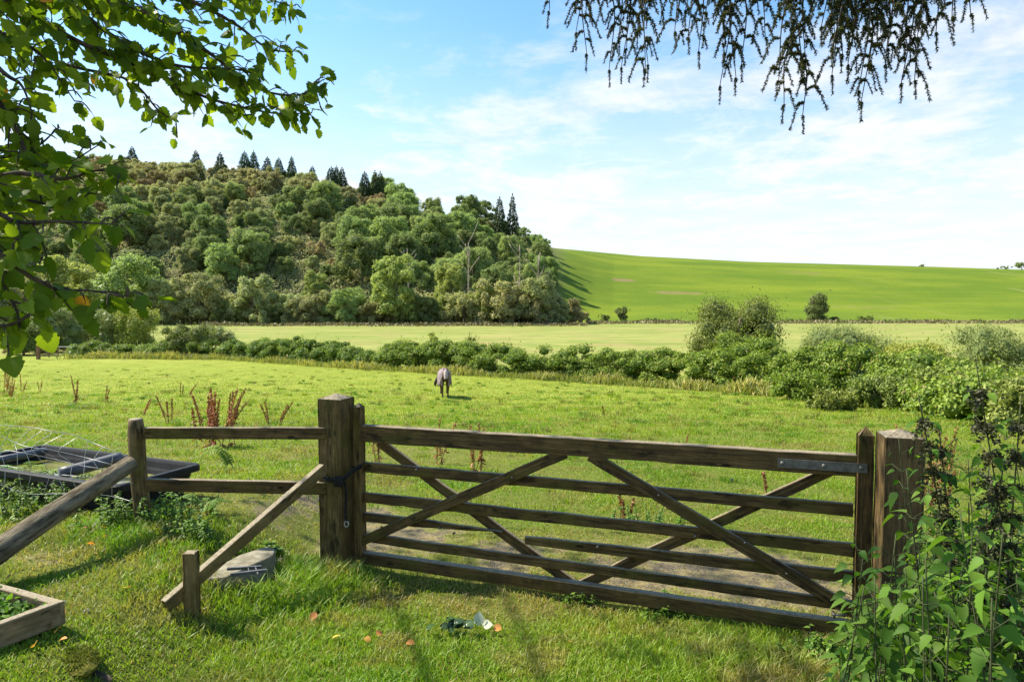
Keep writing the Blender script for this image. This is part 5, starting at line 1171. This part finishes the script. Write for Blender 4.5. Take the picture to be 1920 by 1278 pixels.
# ------------------------------------------------------------ drooping spruce, top right
def spruce():
    r = np.random.default_rng(33); tb = Vector((3.6, 1.0, 0)); e = empty('spruce_tree', tb, 'weeping spruce whose drooping sprays hang into the top right of the view', 'tree')
    tk = Acc(); tube(tk, [tb-Vector((0, 0, .2)), Vector((3.6, 1.0, 3)), Vector((3.55, 1.1, 7))], [.2, .16, .09], 12); tk.obj('trunk', M_BARK, e)
    br = Acc(); nd = Acc()
    # boughs pass just above the frame; sprays hang from them: (u, v_top, v_tip, sideways px, d)
    bough1 = [P3(1900, -420, 3.4), P3(1600, -120, 3.5), P3(1400, -60, 3.6), P3(1200, -60, 3.7), P3(1040, -30, 3.8)]; bough2 = [P3(1950, -420, 3.2), P3(1850, -120, 3.3), P3(1700, -70, 3.3), P3(1560, -60, 3.3), P3(1480, -40, 3.3)]
    for bq in (bough1, bough2): tube(br, spline(bq, 8), np.linspace(.028, .008, 8*4), 7)
    tube(br, spline([Vector((3.58, 1.05, 5.2)), P3(1900, -420, 3.3)], 4) , .03, 7); 
    def shoot(p, d0, ln, rad, nn):
        # a hanging needled shoot
        d1 = nrm(np.asarray(d0)*.35+np.array([0, 0, -1.2])); pts = [p, p+nrm(np.asarray(d0))*ln*.28, p+nrm(np.asarray(d0))*ln*.34+d1*ln*.72]; pth = spline(pts, 4); tube(br, pth, .0022, 4, cap=False)
        t = r.random(nn); k = t*(len(pth)-1); i0 = np.clip(k.astype(int), 0, len(pth)-2); P = pth[i0]+(pth[i0+1]-pth[i0])*(k-i0)[:, None]; T = nrm(pth[i0+1]-pth[i0]); rd = nrm(np.cross(T, r.normal(size=(nn, 3)))); D = nrm(rd+T*.8)
        scatter(nd, P, D, r.normal(size=(nn, 3)), rad*(.7+.5*r.random(nn)), T_NARROW, np.clip(r.random(nn)*.6+.4*(D[:, 2] > .1), 0, 1), 1.0)
        return pth
    def spray(u, v0, v1, du, d, dens=1.0, wid=1.0):
        p0 = np.array(P3(u, v0, d)); p1 = np.array(P3(u+du, v1, d+r.normal()*.1)); L_ = np.linalg.norm(p1-p0); pth = spline([p0, p0*.55+p1*.45+np.array([np.sign(du+.01)*L_*.10, 0, L_*.08]), p1], 8); tube(br, pth, np.linspace(.0055, .002, len(pth)), 5, cap=False)
        n = int(L_*27*dens)+2
        for k in range(n):
            t = .12+.88*(k+.5*r.random())/n; i = min(int(t*(len(pth)-1)), len(pth)-2); p = pth[i]; az = r.random()*6.28; s_ = (1 if k % 2 else -1); d0 = np.array([s_*(.7+.7*r.random())*wid, r.normal()*.5, -.25+.25*r.normal()])
            sub = .07+.11*r.random()
            q = shoot(p, d0, sub, .0135, int(sub*1500))
            if r.random() < .35: shoot(q[len(q)//2], d0*np.array([-.4, 1, 1])+.3*r.normal(size=3), .05+.05*r.random(), .012, 110)
        shoot(pth[-1], (p1-p0)/L_, .09, .013, 130)
    for a in [(1050, -70, 20, -20, 3.8), (1080, -60, 60, 0, 3.75), (1110, -50, 100, -10, 3.7), (1130, -50, 130, 12, 3.7), (1150, -50, 70, 10, 3.7), (1165, -60, 125, 0, 3.7), (1180, -40, 10, 20, 3.7), (1225, -60, 120, -10, 3.65), (1245, -40, 60, 20, 3.6), (1270, -60, 70, 20, 3.6), (1300, -60, 95, 10, 3.6), (1330, -60, 80, 25, 3.6), (1350, -50, 160, 0, 3.6), (1375, -50, 120, 15, 3.6), (1395, -50, 70, 40, 3.55), (1400, -60, 145, -20, 3.55), (1250, -60, 130, -40, 3.6), (1205, -30, 90, -30, 3.7), (1320, -50, 40, 0, 3.6), (1450, -60, 5, 10, 3.5), (1215, -60, 20, 25, 3.7), (1095, -70, 10, 10, 3.8), (1285, -60, 20, 0, 3.6), (1370, -70, 20, -10, 3.6)]: spray(*a, dens=.55)
    for a in [(1500, -60, 60, -15, 3.3), (1530, -60, 110, -20, 3.3), (1520, -50, 150, -60, 3.3), (1500, 60, 195, -30, 3.3), (1495, 90, 215, 10, 3.3), (1560, -60, 90, 0, 3.3), (1585, -60, 120, 5, 3.3), (1600, -60, 170, 10, 3.3), (1615, -30, 190, 0, 3.3), (1630, -60, 100, 0, 3.3), (1655, -60, 90, 10, 3.3), (1680, -60, 80, 15, 3.3), (1690, -60, 155, 0, 3.3), (1700, 60, 150, 15, 3.3), (1710, -60, 70, 10, 3.3), (1740, -60, 60, 15, 3.3), (1770, -60, 30, 15, 3.3), (1790, -60, 25, 30, 3.3), (1545, -40, 140, 15, 3.3), (1470, -60, 40, 15, 3.3), (1540, -60, 50, 0, 3.25), (1575, -60, 60, -10, 3.25), (1610, -60, 50, -10, 3.25), (1645, -60, 40, 0, 3.25), (1670, -60, 30, 0, 3.25), (1600, -60, 100, -20, 3.4), (1640, -60, 120, 20, 3.4), (1560, -60, 60, 30, 3.4), (1725, -60, 20, 0, 3.4), (1510, 20, 120, -5, 3.35)]: spray(*a, dens=.62)
    br.obj('branches', M_BARK, e); nd.obj('needles', M_SPRUCE, e, smooth=False)
spruce()
# ------------------------------------------------------------ nettles, bottom right
def nettle(base, top, seed, label, seeds=True, leaf=.085, n=9, rad=.0036, bend=None, t0=.25, group='tall nettles by the right gate post'):
    r = np.random.default_rng(seed); e = empty('nettle', base, label, 'nettle', group); B = np.array(base); T_ = np.array(top); L_ = np.linalg.norm(T_-B)
    mid = (B+T_)/2+(np.array(bend) if bend is not None else np.array([r.normal()*.05, r.normal()*.05, .04])); pth = spline([B, mid, T_], 12); m = len(pth); st = Acc(); tube(st, pth, np.linspace(rad, rad*.45, m), 6); lf = Acc(); sd_ = Acc()
    for k in range(n):
        t = t0+(1-t0)*(k+.5)/n; i = min(int(t*(m-1)), m-2); p = pth[i]; td = nrm(pth[i+1]-pth[i]); a0 = (k % 2)*math.pi/2+r.random()*.5
        u_ = nrm(np.cross(td, [0.2, 1., .1])); w_ = np.cross(td, u_)
        for s_ in (0, math.pi):
            o_ = u_*math.cos(a0+s_)+w_*math.sin(a0+s_); pe = .02+.025*r.random(); q = p+(o_+td*.4)*pe; tube(st, [p, q], rad*.3, 4, cap=False); sz = leaf*(1.15-.55*t)*(.75+.5*r.random())
            if seeds and t > .45: sz *= .75
            ld = nrm(o_+np.array([0, 0, -.35])+.25*r.normal(size=3)); scatter(lf, [q], [ld], [nrm(np.array([0, 0, 1.])+.35*r.normal(size=3)+td*.2)], sz, T_NETTLE, r.random(1), 1.15)
            if seeds and t > .35:
                for j in range(3):
                    dd = nrm(o_+.6*r.normal(size=3)+np.array([0, 0, -.3])); ln = .018+.026*r.random(); kk = 18; tt_ = r.random(kk); P = p+dd*ln*tt_[:, None]+np.array([0, 0, -.55])*ln*(tt_**2)[:, None]+r.normal(size=(kk, 3))*.0035
                    scatter(sd_, P, nrm(r.normal(size=(kk, 3))), r.normal(size=(kk, 3)), .006+.005*r.random(kk), T_DIA, r.random(kk), 1.3)
    st.obj('stem', M_STEM, e); lf.obj('leaves', M_NETTLE, e)
    if seeds: sd_.obj('seed_clusters', M_SEED, e, smooth=False)
def gxy(x, y): return Vector((x, y, H1(x, y)))
NT = [((1905, 2.3), (1722, 740, 1.75), True, .07, 'tall nettle stalk with dark seed clusters leaning left past the post', 14), ((1960, 1.9), (1830, 678, 1.55), True, .075, 'tallest dark seeded nettle stalk, rising against the hedge', 15), ((1900, 1.7), (1915, 740, 1.6), True, .08, 'seeded nettle stalk at the right border', 12),
 ((1850, 2.2), (1760, 800, 1.8), True, .075, 'seeded nettle stalk between the two tall leaning ones', 12), ((1800, 1.9), (1700, 880, 1.7), False, .075, 'green nettle shoot in front of the right gate post', 9), ((1700, 2.2), (1600, 1000, 2.1), False, .075, 'green nettle shoot reaching left across the gate stile', 8), ((1760, 2.4), (1685, 820, 2.4), False, .05, 'slim pale nettle tip in front of the right gate post', 9),
 ((1860, 1.5), (1800, 960, 1.45), False, .085, 'broad leaved nettle low in the right corner', 9), ((1900, 1.3), (1880, 1000, 1.3), False, .09, 'large leaved nettle filling the right corner', 9), ((1780, 1.4), (1730, 1080, 1.4), False, .08, 'nettle with toothed leaves at the bottom right', 8), ((1720, 1.5), (1640, 1080, 1.6), False, .075, 'nettle arching over the foot of the right gate post', 8),
 ((1840, 1.8), (1855, 850, 1.75), True, .08, 'dark seeded nettle in the middle of the right hand clump', 11), ((1930, 1.7), (1880, 880, 1.6), True, .085, 'dark seeded nettle low at the right border', 10), ((1700, 1.7), (1680, 1000, 1.75), False, .07, 'leafy nettle directly before the right gate post', 9), ((1820, 1.3), (1780, 1150, 1.25), False, .09, 'nettle with the largest leaves at the bottom right', 7), ((1900, 1.2), (1860, 1120, 1.2), False, .09, 'nearest nettle in the bottom right corner', 7),
 ((1680, 1.9), (1625, 1120, 1.9), False, .06, 'small nettle at the foot of the right gate post', 8), ((1760, 2.6), (1740, 900, 2.5), False, .07, 'nettle standing behind the right hand clump', 11), ((1840, 2.7), (1815, 860, 2.6), False, .07, 'nettle standing furthest back by the post', 11), ((1920, 2.6), (1900, 830, 2.5), False, .08, 'nettle at the back by the right border', 11), ((1800, 2.2), (1790, 1000, 2.1), False, .08, 'leafy nettle in the heart of the clump', 10), ((1870, 2.1), (1870, 1000, 2.0), False, .08, 'leafy nettle near the right border', 10), ((1740, 1.9), (1760, 1080, 1.8), False, .08, 'low leafy nettle in the lower clump', 9), ((1950, 2.0), (1920, 960, 1.9), False, .09, 'leafy nettle cut by the right border', 10)]
for i, ((ub, db), (ut, vt, dt), sd2, lf_, lab, n_) in enumerate(NT):
    xb = (ub-960)/F_PX*db; nettle(gxy(xb, db), P3(ut, vt, dt), 700+i, lab, sd2, lf_*.92, int(n_*2.8), t0=.15 if not sd2 else .2)
for i in range(84):
    r_ = np.random.default_rng(800+i); u = 1625+330*r_.random()**.8; d = 1.45+1.5*r_.random(); x = (u-960)/F_PX*d; b = gxy(x, d); vt = 940+200*r_.random()+max(0, (1780-u)*.85)
    q_ = ('at the left edge of the clump' if u < 1700 else 'left of the clump centre' if u < 1770 else 'in the clump centre' if u < 1840 else 'right of the clump centre' if u < 1900 else 'at the right border')
    w_ = 'front' if d < 1.9 else 'middle' if d < 2.4 else 'back'; h_n = 'lowest' if vt > 1120 else 'short' if vt > 1030 else 'taller'
    nettle(b, P3(u-40*r_.random(), vt, d), 820+i, f'{h_n} leafy green nettle in the {w_} row {q_}', False, .072, 27, t0=.08, group='short nettles under the tall stalks')
